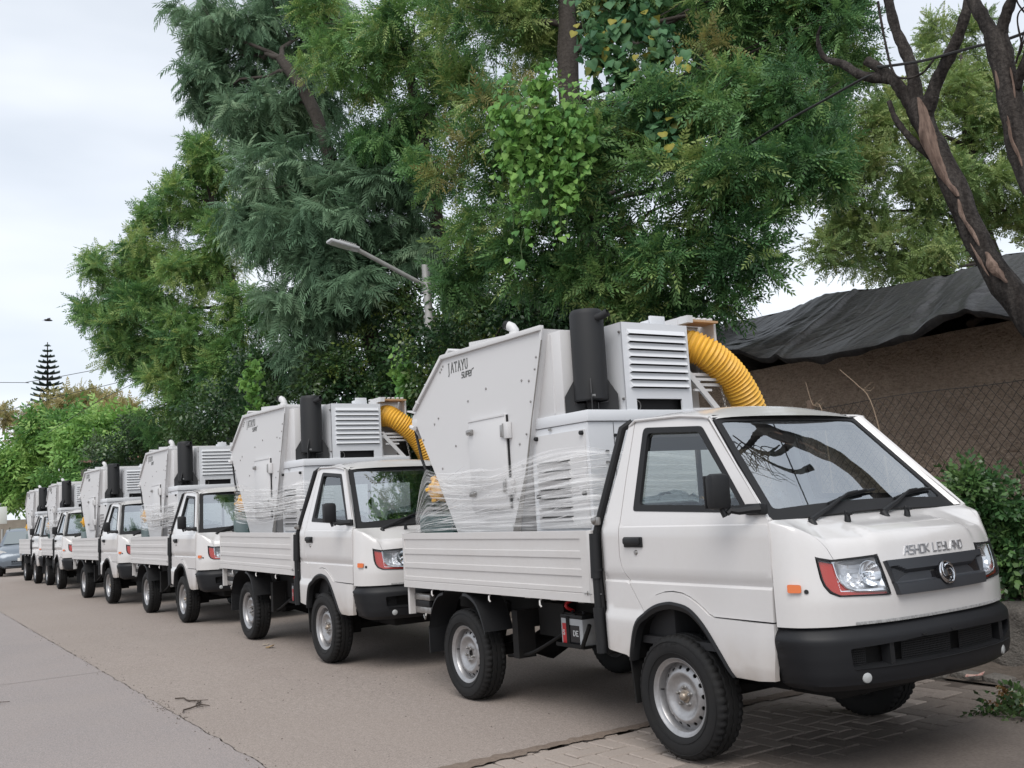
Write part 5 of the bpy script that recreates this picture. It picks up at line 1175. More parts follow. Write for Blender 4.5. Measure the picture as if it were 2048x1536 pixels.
b = MB(); b.tube([(0, -.1, 0), (0, -.1, 1.6)], .05, 8); b.build('post', POLE, bd, 40)
fw = MB(); fw.box((-47, 2.6, 1.0), (.3, 7.0, 2.0)); o = fw.build('compound_wall', mat('old_wall', (.34, .30, .25), .9, noise=[(2, .6, (.2, .17, .14))]), None, 30); tag(o, 'low weathered wall across the street end behind the parked car', 'wall')
def hatchback(name, loc, paint, label):
    """small hatchback seen from the front; +X is its nose"""
    c = empty(name, loc); tag(c, label, 'car', 'cars parked at the street end')
    # body: loft of cross sections along x, nose at +1.75
    secs = [(1.78, .60, .34, .62), (1.70, .76, .30, .74), (1.50, .82, .27, .86), (1.05, .835, .26, .97), (.75, .835, .26, 1.0), (.0, .84, .26, 1.0), (-.9, .84, .26, 1.0), (-1.6, .82, .28, 1.0), (-1.78, .74, .36, .9)]
    b = MB(); ring = []
    for x, w, z0, z1 in secs:
        zm = z0+(z1-z0)*.55
        r = [(x, -w*.82, z0), (x, -w, z0+.10), (x, -w*1.01, zm), (x, -w*.96, z1-.07), (x, -w*.80, z1), (x, -w*.3, z1+.025), (x, w*.3, z1+.025), (x, w*.80, z1), (x, w*.96, z1-.07), (x, w*1.01, zm), (x, w, z0+.10), (x, w*.82, z0)]; ring.append(r)
    n = 12; b.add([p for r in ring for p in r], [(i*n+j, (i+1)*n+j, (i+1)*n+(j+1) % n, i*n+(j+1) % n) for i in range(len(ring)-1) for j in range(n)] + [tuple(range(n)), tuple(range((len(ring)-1)*n, len(ring)*n))[::-1]])
    b.build('body', paint, c, 40)
    b = MB(); ca = [(.82, .72, .98, 1.0), (.25, .60, 1.42, 1.0), (.0, .585, 1.50, 1), (-.8, .585, 1.53, 1), (-1.35, .57, 1.48, 1), (-1.66, .66, 1.0, 1)]
    v = []
    for x, w, z, _ in ca: v += [(x, -w*1.0, z), (x, -w*.5, z+.03), (x, w*.5, z+.03), (x, w, z)]
    b.add(v, [(i*4+j, (i+1)*4+j, (i+1)*4+j+1, i*4+j+1) for i in range(len(ca)-1) for j in range(3)])
    for s in (-1, 1): b.add([(x, s*w, z) for x, w, z, _ in ca] + [(.82, s*.80, .95), (-1.66, s*.78, .95)], [(0, 1, 2, 3, 4, 5, 7, 6)])
    b.build('cabin', paint, c, 30)
    b = MB(); b.add([(.80, -.66, 1.03), (.80, .66, 1.03), (.30, .53, 1.43), (.30, -.53, 1.43)], [(0, 1, 2, 3)]); b.v = [(x+.02, y, z+.012) for x, y, z in b.v]; b.build('windscreen', mat('car_glass', (.16, .19, .20), .06, spec=.8, coat=1), c, 0)
    for s in (-1, 1):
        b = MB(); b.add([(.62, s*.735, 1.03), (.12, s*.612, 1.42), (-1.2, s*.600, 1.45), (-1.45, s*.70, 1.03)], [(0, 1, 2, 3)]); b.build('side_window', mat('car_glass', (.1, .1, .1)), c, 0)
        b = MB(); b.prism([(.36, .60), (.60, .56), (.74, .64), (.78, .80), (.72, .86), (.55, .80)], 1.58, 1.71, lambda a, e, h: (h-.12*(a-.36)/.4*1.0, s*a, e)); b.build('headlamp', mat('car_lamp', (.62, .63, .62), .1, coat=1), c, 30)
        b = MB(); b.box((.62, s*.93, 1.0), (.10, .18, .13), ch=.03); b.build('wing_mirror', paint, c, 40)
        for x in (1.12, -1.15):
            b = MB(); b.lathe([(.0, -.08), (.17, -.08), (.20, -.09), (.285, -.085), (.295, -.05), (.295, .05), (.285, .085), (0, .085)], 28, (x, s*.73, .295), rotm('X', 90)); b.build('wheel', RUBBER, c, 40)
            b = MB(); b.lathe([(0, .02), (.18, .01), (.185, -.02)], 20, (x, s*.82, .295), rotm('X', -90*s)); b.build('hub', RIM, c, 40)
        b = MB(); b.box((1.60, s*.58, .40), (.2, .22, .09), ch=.02); b.build('fog_recess', GLOSSB, c, 30)
    b = MB(); b.box((1.735, 0, .44), (.09, .80, .17), ch=.02); b.box((1.72, 0, .63), (.08, .74, .075), ch=.02); b.build('grille', GLOSSB, c, 30)
    b = MB(); b.box((1.795, 0, .535), (.02, .40, .10)); b.build('number_plate', mat('plate_white', (.72, .72, .70), .5), c, 0)
    b = MB(); b.box((1.73, 0, .285), (.12, 1.2, .06), ch=.02); b.build('front_lip', GLOSSB, c, 30)
    b = MB()
    for s in (-1, 1): b.tube([(.0, s*.5, 1.56), (-1.1, s*.5, 1.59)], .018, 6)
    b.build('roof_rail', GLOSSB, c, 40)
    return c
hatchback('parked_car', (-33.9, -.12, 0), mat('car_blue_grey', (.15, .18, .215), .3, .25, coat=.5), 'blue grey hatchback facing the camera behind the last truck').rotation_euler = (0, 0, -.13)
hatchback('parked_car.001', (-38.8, -2.1, 0), mat('car_white', (.7, .7, .69), .3, coat=.6), 'white hatchback cut off by the left edge behind the blue grey one')
b = MB(); b.tube([(-.16, 0, -.02), (-.10, 0, 0), (0, 0, .02), (.10, 0, .01), (.16, 0, .0)], [.015, .04, .055, .035, .008], 8)
for s in (-1, 1): b.add([(.06, s*.03, .02), (-.06, s*.03, .02), (-.10, s*.20, .07), (.02, s*.22, .09), (-.12, s*.36, .03)], [(0, 1, 2, 3), (3, 2, 4)])
b.add([(-.15, -.02, -.02), (-.15, .02, -.02), (-.26, .04, -.03), (-.26, -.04, -.03)], [(0, 1, 2, 3)])
o = b.build('bird', mat('dark_bird', (.03, .03, .035), .8), None, 40); o.location = (-40, 1.415, 10.05); o.rotation_euler = (.3, .1, 1.2); tag(o, 'small dark bird gliding in the pale sky at the left', 'bird')
# ------------------------------------------------------------------ plants
BARK = mat('bark_brown', (.044, .037, .032), .95, noise=[(3, .6, (.03, .023, .019), 5, (1, 1, .25)), (26, .5, (.078, .067, .058), 4, (1, 1, .3))], bump=(24, .9, .02))
BARKD = mat('bark_dead', (.019, .0165, .0155), .92, spec=.2, noise=[(5, .6, (.016, .014, .014), 5, (1, 1, .3)), (2.6, .35, (.050, .037, .030), 3, (1.6, 1.6, .22)), (14, .75, (.095, .084, .076), 4, (1, 1, .20)), (60, .6, (.008, .007, .007), 3, (1, 1, .5))], bump=(30, 1., .02))
WOODB = mat('bare_wood', (.20, .140, .112), .85, spec=.2, noise=[(9, .8, (.31, .225, .18), 5, (1, 1, .10)), (26, .9, (.045, .030, .025), 4, (1, 1, .08)), (4, .7, (.10, .065, .05), 4, (1, 1, .4))], bump=(40, .4, .01))
LEAF = leaf_mat('leaf_soft', .26, .5, .3); LEAFG = leaf_mat('leaf_glossy', .18, .32, .5); LEAFH = leaf_mat('leaf_heart', .30, .55, .22); LEAFB = leaf_mat('leaf_feathery', .24, .7, .12)
def lerp(a, b, t): return a+(b-a)*t
# sprig templates: vertices, triangles/quads, per-vertex tint factor (leaf's own colour variation)
def quadleaf(base, d, up, L, W):
    """two-triangle pointed leaf folded a little along its midrib"""
    d = d/np.linalg.norm(d); s = np.cross(d, up); s /= np.linalg.norm(s)+1e-9; n = np.cross(s, d)
    m = base+d*L*.45
    return [base, m + s*W/2 - n*W*.12, base+d*L - n*L*.06, m - s*W/2 - n*W*.12]
def tpl(leaves): return np.array(leaves, dtype=np.float32)          # (n, 4, 3)
def frond(n=6, L=.30, ll=.070, lw=.022, droop=.5, seed=0):
    r = np.random.default_rng(seed); out = []
    for k in range(n):
        t = .18+.82*k/(n-.5); x = L*t; z = -droop*L*t*t
        for s in (-1, 1):
            dirv = np.array([.55+.25*t, s*(.95-.25*t), -.28-.3*droop*t]) + r.normal(0, .08, 3)
            out.append(quadleaf(np.array([x, 0, z]), dirv, np.array([0, 0, 1.]), ll*(1-.25*abs(t-.5))*r.uniform(.85, 1.1), lw))
    out.append(quadleaf(np.array([L, 0, -droop*L]), np.array([1, 0, -.6]), np.array([0, 0, 1.]), ll, lw))
    x0 = np.array([0, 0, 0.]); out.append([x0, np.array([L*.5, .003, -droop*L*.25]), np.array([L, 0, -droop*L]), np.array([L*.5, -.003, -droop*L*.25+.004])])
    return tpl(out)
def feather(n=9, L=.34, seed=0):
    r = np.random.default_rng(seed); out = []
    for k in range(n):
        t = .12+.88*k/(n-.5); x = L*t; z = -.45*L*t*t
        for s in (-1, 1):
            dirv = np.array([.75, s*(.8-.2*t), -.38-.35*t]) + r.normal(0, .06, 3); w = .021; l = .125*(1-.45*abs(t-.45))
            a = np.array([x, 0, z]); d = dirv/np.linalg.norm(dirv); sd_ = np.cross(d, [0, 0, 1.]); sd_ /= np.linalg.norm(sd_)
            m = a+d*l*.5+np.array([0, 0, .006]); out.append([a+sd_*w*.3, m+sd_*w/2, m-sd_*w/2, a-sd_*w*.3]); e = a+d*l - np.array([0, 0, .018]); out.append([m+sd_*w/2, e+sd_*w*.15, e-sd_*w*.15, m-sd_*w/2])
    return tpl(out)
def twig_leaves(n=7, L=.26, ll=.065, lw=.036, seed=0):
    r = np.random.default_rng(seed); out = []
    for k in range(n):
        t = (k+.6)/n; a = np.array([L*t, 0, -.25*L*t*t]); s = 1 if k % 2 else -1
        out.append(quadleaf(a, np.array([.5, s*.9, -.45]) + r.normal(0, .25, 3), np.array([0, r.normal(0, .3), 1.]), ll*r.uniform(.8, 1.15), lw*r.uniform(.85, 1.1)))
    out.append(quadleaf(np.array([L, 0, -.25*L]), np.array([1, .1, -.5]), np.array([0, 0, 1.]), ll, lw))
    return tpl(out)
SPR = {'neem': [frond(6, .33, .092, .029, .45, s) for s in range(4)], 'feather': [feather(8, .36, s) for s in range(3)], 'ovate': [twig_leaves(7, .26, .070, .038, s) for s in range(4)],
       'small': [frond(6, .24, .056, .026, .35, s+9) for s in range(4)], 'broad': [twig_leaves(8, .5, .17, .075, s+20) for s in range(3)], 'hedge': [twig_leaves(6, .17, .055, .036, s+30) for s in range(4)]}
def heart_tpl(seed):
    r = np.random.default_rng(seed); out = []
    for k in range(5):
        o = r.normal(0, .5, 3)*np.array([1, 1, .6]); a = r.uniform(0, 6.3)
        pts = np.array([(0, 0, 0), (.45, .05, -.08), (.30, -.60, -.15), (0, -1, -.25), (-.30, -.60, -.15), (-.45, .05, -.08)]); c, s_ = math.cos(a)*.3, math.sin(a)*.3
        R_ = np.array([[.8, 0, .6], [0, 1, 0], [-.6, 0, .8]]) @ np.array([[1, 0, 0], [0, .3, .95], [0, -.95, .3]]); P_ = pts @ R_ + o
        out += [[P_[0], P_[1], P_[2], P_[3]], [P_[0], P_[3], P_[4], P_[5]]]
    return tpl(out)
SPR['heart'] = [heart_tpl(s) for s in range(4)]
def foliage(name, clumps, kind, dens, pal, m, parent, seed, size=1., rosette=7, hang=.0, inner=.22, flat=1.0, face=.8, sub=15):
    """leafy crown: rosettes of fronds on and inside a set of ellipsoids (cx, cy, cz, r, rz)"""
    r = np.random.default_rng(seed); T_ = SPR[kind]; pos = []; nrm = []; tone = []
    for cx, cy, cz, rx, rz in clumps:
        area = 4*PI*((rx*rx)**1.6/3*1 + 2*(rx*rz)**1.6/3)**(1/1.6); n = max(4, int(area*dens/rosette))
        # each leaf mass is a cluster of smaller sprays with dark gaps between them
        m_ = max(1, int(sub*(.6+.4*rx))); c0 = r.normal(size=(m_, 3)); c0 /= np.linalg.norm(c0, axis=1)[:, None]; rad0 = r.uniform(.50, .98, m_); sr = r.uniform(.26, .44, m_)
        k = r.integers(0, m_, n); v = r.normal(size=(n, 3)); v[:, 2] *= .75; v += c0[k]*.55 + np.array([0, 0, .25]); v /= np.linalg.norm(v, axis=1)[:, None]
        rr_ = sr[k]*np.where(r.random(n) < inner, r.uniform(.2, .8, n), r.uniform(.82, 1.08, n))
        p = c0[k]*rad0[k][:, None] + v*rr_[:, None]; tn = r.normal(0, .20, m_)
        pos.append(p*np.array([rx, rx, rz])*.84 + np.array([cx, cy, cz])); nrm.append(v); tone.append(np.full(n, r.uniform(-.16, .16)) + tn[k])
    pos = np.concatenate(pos); nrm = np.concatenate(nrm); tone = np.concatenate(tone); n = len(pos)
    N_ = n*rosette; P_ = np.repeat(pos, rosette, 0) + r.normal(0, .04*size, (N_, 3)); Nn = np.repeat(nrm, rosette, 0)
    # each rosette fans round its own twig direction
    tw = nrm*np.array([1, 1, flat]) + r.normal(0, .35, (n, 3)) + np.array([0, 0, .15-hang]); tw /= np.linalg.norm(tw, axis=1)[:, None]
    d = np.repeat(tw, rosette, 0)*.75 + r.normal(0, .55, (N_, 3)); d[:, 2] -= hang*.6; d /= np.linalg.norm(d, axis=1)[:, None]
    up = Nn*face; up[:, 2] += .55; up += r.normal(0, .38, (N_, 3)); y = np.cross(up, d); y /= np.linalg.norm(y, axis=1)[:, None]+1e-9; z = np.cross(d, y)
    sc = size*r.uniform(.55, 1.28, N_)
    B = np.stack([d, y, z], 2)*sc[:, None, None]                     # columns
    pick = r.integers(0, len(T_), N_); VV = []; CC = []
    pal = np.array(pal); tt = np.repeat(tone, rosette) + r.normal(0, .12, N_) + np.repeat(r.normal(0, .22, n), rosette)
    q = np.clip(.42 + tt, 0, .999)*(len(pal)-1); i0 = q.astype(int); f = (q-i0)[:, None]; col = pal[i0]*(1-f) + pal[np.minimum(i0+1, len(pal)-1)]*f
    for k, t in enumerate(T_):
        idx = np.where(pick == k)[0]; tv = t.reshape(-1, 3)
        V = np.einsum('nij,vj->nvi', B[idx], tv) + P_[idx][:, None, :]
        lc = np.repeat(r.uniform(.82, 1.18, (len(idx), len(t))), 4, 1)[..., None]
        VV.append(V.reshape(-1, 3)); CC.append((col[idx][:, None, :]*lc).reshape(-1, 3))
    V = np.concatenate(VV).astype(np.float32); C_ = np.concatenate(CC).astype(np.float32); nq = len(V)//4
    me = bpy.data.meshes.new(name); me.vertices.add(len(V)); me.loops.add(len(V)); me.polygons.add(nq)
    me.vertices.foreach_set('co', V.ravel()); me.loops.foreach_set('vertex_index', np.arange(len(V), dtype=np.int32)); me.polygons.foreach_set('loop_start', np.arange(0, len(V), 4, dtype=np.int32))
    try: me.polygons.foreach_set('loop_total', np.full(nq, 4, dtype=np.int32))
    except Exception: pass
    at_ = me.attributes.new('Col', 'FLOAT_COLOR', 'POINT'); at_.data.foreach_set('color', np.concatenate([C_, np.ones((len(C_), 1), np.float32)], 1).ravel())
    me.materials.append(m); me.update(); me.validate()
    o = bpy.data.objects.new(name, me); COL.objects.link(o)
    if parent is not None: o.parent = parent
    global NLEAF; NLEAF += nq*2
    return o
NLEAF = 0
BACK = [(-5.2, 6.5, 6.9, 1.0, .9), (-6.5, 6.5, 8.2, 1.3, 1.1), (-4.6, 8.2, 10.2, 1.3, 1.0), (-8.5, 5.5, 7.0, 1.2, 1.0), (-3.8, 5.8, 7.8, .9, .8)]
YOUNG = [(-4.98, 1.06, 5.44), (-4.77, 1.31, 5.78), (-3.37, 3.30, 6.21), (-4.26, 1.40, 5.73), (-5.26, 1.04, 5.24)]
def wiggle(a, b, n, amp, r):
    a, b = Vector(a), Vector(b); pts = []
    for i in range(n+1):
        t = i/n; p = a.lerp(b, t); k = math.sin(PI*t)*amp; pts.append(p + Vector((r.uniform(-k, k), r.uniform(-k, k), r.uniform(-k, k)*.6 + .25*k)))
    return pts
def limbs(name, trunk, radii, clumps, parent, m, seed, rl=.05, every=1):
    """tapering trunk with a limb reaching into each leaf mass and thin twigs from it"""
    r = random.Random(seed); b = MB(); tr = spline(trunk, 22); rs = [lerp(radii[0], radii[1], i/22)*(1+.08*math.sin(i*2.1)) for i in range(23)]; b.tube(tr, rs, 12)
    for c in clumps[::every]:
        c0 = Vector(c[:3]); k = min(range(6, 23), key=lambda i: (tr[i]-c0).length + max(0, tr[i].z-c0.z)*1.2); p = wiggle(tr[k], c0, 7, .07*(tr[k]-c0).length, r); r0 = min(rs[k]*.7, rl*(.7+.3*c[3])); b.tube(p, [lerp(r0, r0*.28, i/7) for i in range(8)], 7)
        for _ in range(5):
            q = p[r.randint(3, 7)]; e = c0 + Vector((r.uniform(-1, 1)*c[3], r.uniform(-1, 1)*c[3], r.uniform(-.8, 1)*c[4]))*.85; b.tube(wiggle(q, e, 4, .06*c[3], r), [r0*.25, r0*.2, r0*.16, r0*.11, .004], 5)
    return b.build(name, m, parent, 60, fix=False)
def tree(name, label, trunk, radii, clumps, kind, dens, pal, m, seed, cat='tree', group=None, size=1., bark=BARK, **k):
    t = empty(name, trunk[0]); t['label'] = label; t['category'] = cat
    if group: t['group'] = group
    o = Vector(trunk[0]); sh = lambda c: (c[0]-o.x, c[1]-o.y, c[2]-o.z, *c[3:])
    cl = [sh(c) for c in clumps]
    limbs('trunk', [sh(p) for p in trunk], radii, cl, t, bark, seed)
    foliage('crown', cl, kind, dens, pal, m, t, seed, size, **k)
    return t
GN = [(0.038, 0.098, 0.038), (0.068, 0.158, 0.058), (0.11, 0.225, 0.078), (0.165, 0.29, 0.094), (0.27, 0.345, 0.12)]
GN2 = [(0.054, 0.136, 0.05), (0.098, 0.212, 0.072), (0.155, 0.285, 0.094), (0.22, 0.345, 0.112), (0.32, 0.375, 0.135)]
GB = [(0.085, 0.152, 0.092), (0.125, 0.21, 0.126), (0.172, 0.27, 0.165), (0.228, 0.32, 0.2)]
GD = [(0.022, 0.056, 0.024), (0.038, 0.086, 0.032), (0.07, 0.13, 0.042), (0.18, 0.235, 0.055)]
GO = [(0.105, 0.18, 0.062), (0.18, 0.265, 0.094), (0.245, 0.33, 0.115), (0.33, 0.37, 0.15)]
GF = [(0.085, 0.19, 0.055), (0.15, 0.305, 0.08), (0.205, 0.375, 0.1), (0.27, 0.42, 0.125)]
GY = [(0.19, 0.21, 0.08), (0.3, 0.28, 0.12), (0.36, 0.3, 0.15), (0.23, 0.25, 0.095)]
T1 = [(-7.05, 2.81, 8.21, 0.92, 0.78), (-6.84, 3.99, 8.53, 0.88, 0.66), (-5.78, 4.71, 8.50, 0.99, 0.64), (-4.48, 5.07, 7.59, 0.86, 0.72), (-3.65, 5.56, 7.04, 0.63, 0.70), (-5.00, 1.54, 5.70, 0.54, 0.43), (-4.24, 1.88, 5.25, 0.60, 0.60), (-3.87, 2.79, 5.37, 0.67, 0.50), (-3.12, 3.20, 5.45, 0.64, 0.54), (-2.72, 3.84, 5.40, 0.59, 0.59), (-2.64, 3.93, 4.72, 0.37, 0.48), (-2.81, 3.15, 4.51, 0.67, 0.52), (-3.39, 2.63, 4.46, 0.63, 0.53), (-4.20, 2.12, 4.47, 0.60, 0.49), (-5.18, 1.66, 4.70, 0.55, 0.52), (-5.99, 1.60, 4.36, 0.43, 0.49), (-5.11, 1.91, 4.06, 0.52, 0.40), (-4.32, 2.44, 3.88, 0.61, 0.39), (-3.40, 2.78, 3.72, 0.58, 0.42), (-2.95, 3.07, 3.90, 0.46, 0.46), (-3.27, 3.05, 3.44, 0.32, 0.24), (-4.12, 2.82, 3.53, 0.50, 0.28)]
T2 = [(-13.47, 1.16, 10.12, 0.99, 0.95), (-13.33, 2.42, 10.93, 1.18, 0.78), (-13.73, 0.59, 10.81, 0.52, 0.57), (-13.55, 0.79, 9.39, 0.56, 0.56), (-12.90, 1.52, 8.78, 0.92, 0.69), (-12.31, 2.37, 9.09, 0.74, 0.65), (-11.86, 1.47, 7.11, 1.00, 0.65), (-11.31, 2.28, 7.31, 0.87, 0.61), (-10.45, 2.59, 6.39, 0.92, 0.75), (-11.14, 1.62, 5.96, 1.04, 0.63), (-10.65, 3.10, 7.30, 0.69, 0.69), (-12.08, 1.08, 6.42, 0.65, 0.47), (-10.68, 2.10, 5.12, 0.95, 0.58), (-11.37, 1.49, 4.89, 0.71, 0.58), (-9.97, 3.06, 5.79, 0.49, 0.66), (-11.50, 1.87, 4.16, 0.63, 0.51)]
T4 = [(-9.94, 2.11, 8.79, 0.90, 0.73), (-8.89, 2.58, 8.76, 0.86, 0.78), (-9.68, 2.38, 7.63, 0.76, 0.64), (-8.41, 2.79, 7.63, 0.61, 0.69), (-10.54, 1.78, 9.68, 0.50, 0.42), (-8.41, 2.64, 6.50, 0.45, 0.53)]
T3 = [(-19.96, 2.75, 10.32, 0.76, 0.63), (-20.39, 2.29, 9.48, 0.89, 0.76), (-21.43, 1.67, 9.18, 0.65, 0.58), (-20.18, 2.32, 10.73, 0.44, 0.38), (-21.70, 1.47, 8.17, 0.90, 0.77), (-22.29, 0.60, 7.98, 0.77, 0.58), (-22.56, 0.40, 6.97, 0.77, 0.71), (-21.43, 1.32, 6.54, 1.14, 0.89), (-20.13, 2.24, 7.35, 0.99, 0.99), (-20.39, 2.16, 5.88, 1.12, 0.74), (-21.63, 1.23, 5.54, 0.95, 0.63), (-19.63, 2.65, 4.78, 0.97, 0.85), (-20.82, 1.76, 4.68, 0.87, 0.62), (-19.51, 2.95, 8.40, 0.74, 0.74), (-19.18, 3.04, 6.20, 0.73, 0.97), (-18.08, 3.24, 4.58, 0.70, 0.70), (-22.41, 0.67, 6.04, 0.64, 0.51), (-21.58, 1.68, 3.88, 0.76, 0.57)]
T5 = [(-10.29, 2.70, 4.49, 0.66, 0.53), (-10.45, 2.25, 3.76, 0.49, 0.49), (-9.81, 2.52, 3.63, 0.39, 0.55), (-8.81, 3.14, 4.55, 0.38, 0.54), (-10.01, 2.33, 3.14, 0.47, 0.39), (-8.22, 3.06, 3.97, 0.44, 0.44), (-6.94, 3.19, 3.95, 0.55, 0.34), (-8.22, 2.78, 3.51, 0.44, 0.44), (-7.26, 2.04, 3.54, 0.27, 0.33), (-7.56, 1.75, 3.58, 0.19, 0.16), (-7.63, 1.95, 3.05, 0.27, 0.20)]
T6 = [(-7.62, 11.16, 8.53, 0.87, 1.06), (-7.29, 11.90, 7.43, 1.15, 1.06), (-7.56, 10.78, 6.48, 0.75, 0.75), (-7.29, 11.34, 5.80, 0.94, 0.66), (-6.79, 12.89, 6.50, 1.15, 1.06), (-6.73, 14.46, 8.23, 1.11, 1.11), (-7.33, 13.33, 9.11, 0.91, 0.91), (-7.13, 15.29, 10.05, 0.85, 0.96), (-7.46, 14.65, 10.62, 0.64, 0.64), (-5.94, 14.18, 6.60, 0.96, 0.96), (-7.73, 10.31, 5.72, 0.37, 0.42), (-6.07, 15.30, 9.07, 0.61, 0.91), (-6.63, 11.53, 5.36, 0.82, 0.46)]
F1 = [(-46.91, 4.82, 5.38, 2.19, 1.70), (-50.08, 3.49, 5.91, 2.02, 1.52), (-51.10, 2.24, 4.50, 2.02, 1.52), (-51.84, 1.18, 4.07, 1.27, 1.52), (-45.37, 3.87, 3.64, 2.10, 1.16), (-41.97, 5.18, 4.75, 0.89, 1.11)]
F2 = [(-59.71, 6.57, 8.52, 1.82, 1.06), (-60.72, 5.04, 8.32, 1.52, 1.21), (-53.61, 7.08, 7.00, 1.39, 1.11), (-64.22, 3.52, 7.44, 1.26, 1.26), (-62.75, 1.84, 8.54, 0.55, 0.76)]
US = [(-23.19, 1.16, 3.38, 1.05, 0.79), (-17.98, 1.80, 3.41, 1.00, 0.67), (-13.24, 1.75, 3.24, 0.73, 0.55), (-11.32, 1.94, 3.29, 0.67, 0.67), (-14.07, 2.07, 4.39, 0.58, 0.58), (-16.55, 2.05, 3.92, 0.64, 0.64)]
US2 = [(-11.17, 3.15, 3.02, 0.60, 0.52), (-9.51, 3.79, 3.41, 0.81, 0.89), (-7.64, 3.89, 3.45, 0.81, 0.81), (-8.88, 3.84, 4.20, 0.87, 0.63), (-6.85, 4.07, 3.98, 0.78, 0.50), (-5.58, 4.24, 3.68, 0.59, 0.39), (-6.33, 4.06, 3.46, 0.55, 0.41)]
HG = [(-0.45, 2.69, 1.29, 0.19, 0.15), (-0.31, 2.76, 1.10, 0.27, 0.21), (-0.13, 2.89, 1.01, 0.22, 0.30), (-0.23, 2.80, 0.72, 0.22, 0.22), (-0.42, 2.76, 1.21, 0.15, 0.15), (-0.05, 2.89, 0.72, 0.22, 0.26), (-0.33, 2.80, 0.83, 0.17, 0.19)]
T1 = T1 + BACK
neem = tree('neem_tree', 'big dark green neem tree spreading over the nearest truck, creepers hanging in it', [(-6.6, 4.3, 0), (-6.5, 4.2, 2.5), (-6.35, 3.8, 4.8), (-6.24, 3.5, 6.6), (-6.1, 3.5, 8.6)], (.26, .12), T1, 'neem', 215, GN, LEAF, 21, size=.74)
yl = foliage('young_leaves', [(x+6.6, y-4.3, z, .26, .18) for x, y, z in YOUNG], 'neem', 90, [(.11, .15, .05), (.20, .18, .065), (.16, .23, .07)], LEAF, neem, 51, size=.7, sub=5)
tree('feathery_tree', 'blue green feathery leaved tree drooping behind the street lamp', [(-10.86, 2.95, 0), (-10.86, 2.9, 2.9), (-10.9, 2.5, 4.4), (-11.1, 2.3, 5.9), (-11.5, 2.0, 8.2), (-12.2, 1.6, 9.6)], (.21, .09), T2, 'feather', 105, GB, LEAFB, 22, hang=.5, sub=22)
tree('neem_tree', 'lighter green neem tree high between the feathery tree and the big neem', [(-10.2, 3.9, 0), (-10.0, 3.7, 3), (-9.6, 3.2, 6), (-9.1, 2.5, 8.6)], (.18, .08), T4, 'neem', 165, GN2, LEAF, 23, size=.8)
tree('neem_tree', 'round green neem tree leaning over the middle trucks against the sky', [(-20.3, 3.3, 0), (-20.1, 3.1, 3.5), (-19.8, 3.0, 6.5), (-20.2, 2.6, 9.4)], (.26, .10), T3, 'neem', 150, GN2[:4]+[(.30, .38, .13)], LEAF, 24, size=.95)
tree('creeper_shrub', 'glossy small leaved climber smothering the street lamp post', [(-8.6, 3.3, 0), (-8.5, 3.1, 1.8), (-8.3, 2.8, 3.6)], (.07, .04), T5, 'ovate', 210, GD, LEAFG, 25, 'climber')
tree('acacia_tree', 'light olive green tree behind the tarpaulin roof at the right', [(-6.3, 14.4, 0), (-6.4, 14.2, 4.0), (-6.7, 13.6, 6.6), (-6.9, 14.2, 9.5)], (.24, .10), T6, 'small', 135, GO, LEAF, 26, size=1.1)
tree('bright_tree', 'bright green rounded tree beyond the farthest trucks', [(-47, 4.4, 0), (-47, 4.4, 3.0), (-47, 4.2, 5.0)], (.3, .15), F1, 'broad', 26, GF, LEAF, 27, size=1.6)
tree('flowering_tree', 'yellowish brown topped tree behind the bright green one', [(-60, 5.6, 0), (-60, 5.6, 5.0), (-59.8, 5.6, 7.8)], (.3, .15), F2, 'small', 40, GY, LEAF, 28, size=3.0)
# dark thicket under the trees: one mass nobody could count
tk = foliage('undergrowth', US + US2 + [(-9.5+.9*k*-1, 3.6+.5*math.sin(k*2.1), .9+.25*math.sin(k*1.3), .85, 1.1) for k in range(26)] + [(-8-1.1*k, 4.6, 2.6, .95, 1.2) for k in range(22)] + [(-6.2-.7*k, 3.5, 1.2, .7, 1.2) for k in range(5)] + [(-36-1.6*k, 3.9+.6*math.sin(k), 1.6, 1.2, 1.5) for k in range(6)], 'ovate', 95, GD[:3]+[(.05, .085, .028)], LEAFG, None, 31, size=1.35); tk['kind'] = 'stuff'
print('leaf triangles', NLEAF)
# hedge bush by the ledge
t = empty('bush', (-.2, 2.85, .45)); tag(t, 'leafy green bush growing on the concrete ledge at the right edge', 'bush')
cl = [(x+.2, y-2.85, z-.45, a, c) for x, y, z, a, c in HG] + [(.45, .12, .3, .4, .45), (1.0, .1, .3, .45, .5)]
foliage('foliage', cl, 'hedge', 430, [(.034, .085, .030), (.058, .13, .042), (.09, .175, .056), (.125, .22, .072)], LEAFG, t, 33, size=.95); b = MB(); rr_ = random.Random(3)
for c in cl: b.tube(wiggle((c[0]*.6, .05, -.02), c[:3], 5, .05, rr_), [.012, .011, .009, .007, .005, .003], 6)
b.build('stem', BARK, t, 60)
t = empty('weeds', (.55, 1.25, 0)); tag(t, 'low patch of weeds and dead leaves on the paving at the lower right corner', 'weeds')
foliage('leaves', [(.02, -.02, .02, .16, .06), (.22, .10, .02, .2, .07), (.38, -.1, .02, .16, .06), (.10, .16, .02, .12, .05)], 'hedge', 330, [(.030, .062, .022), (.05, .095, .032), (.075, .12, .042), (.19, .13, .055)], LEAFG, t, 34, size=.72)
foliage('dead_leaves', [(.1, .20, .01, .22, .025), (.3, .05, .01, .2, .02)], 'hedge', 60, [(.14, .085, .04), (.20, .12, .05)], LEAF, t, 35, size=.8)
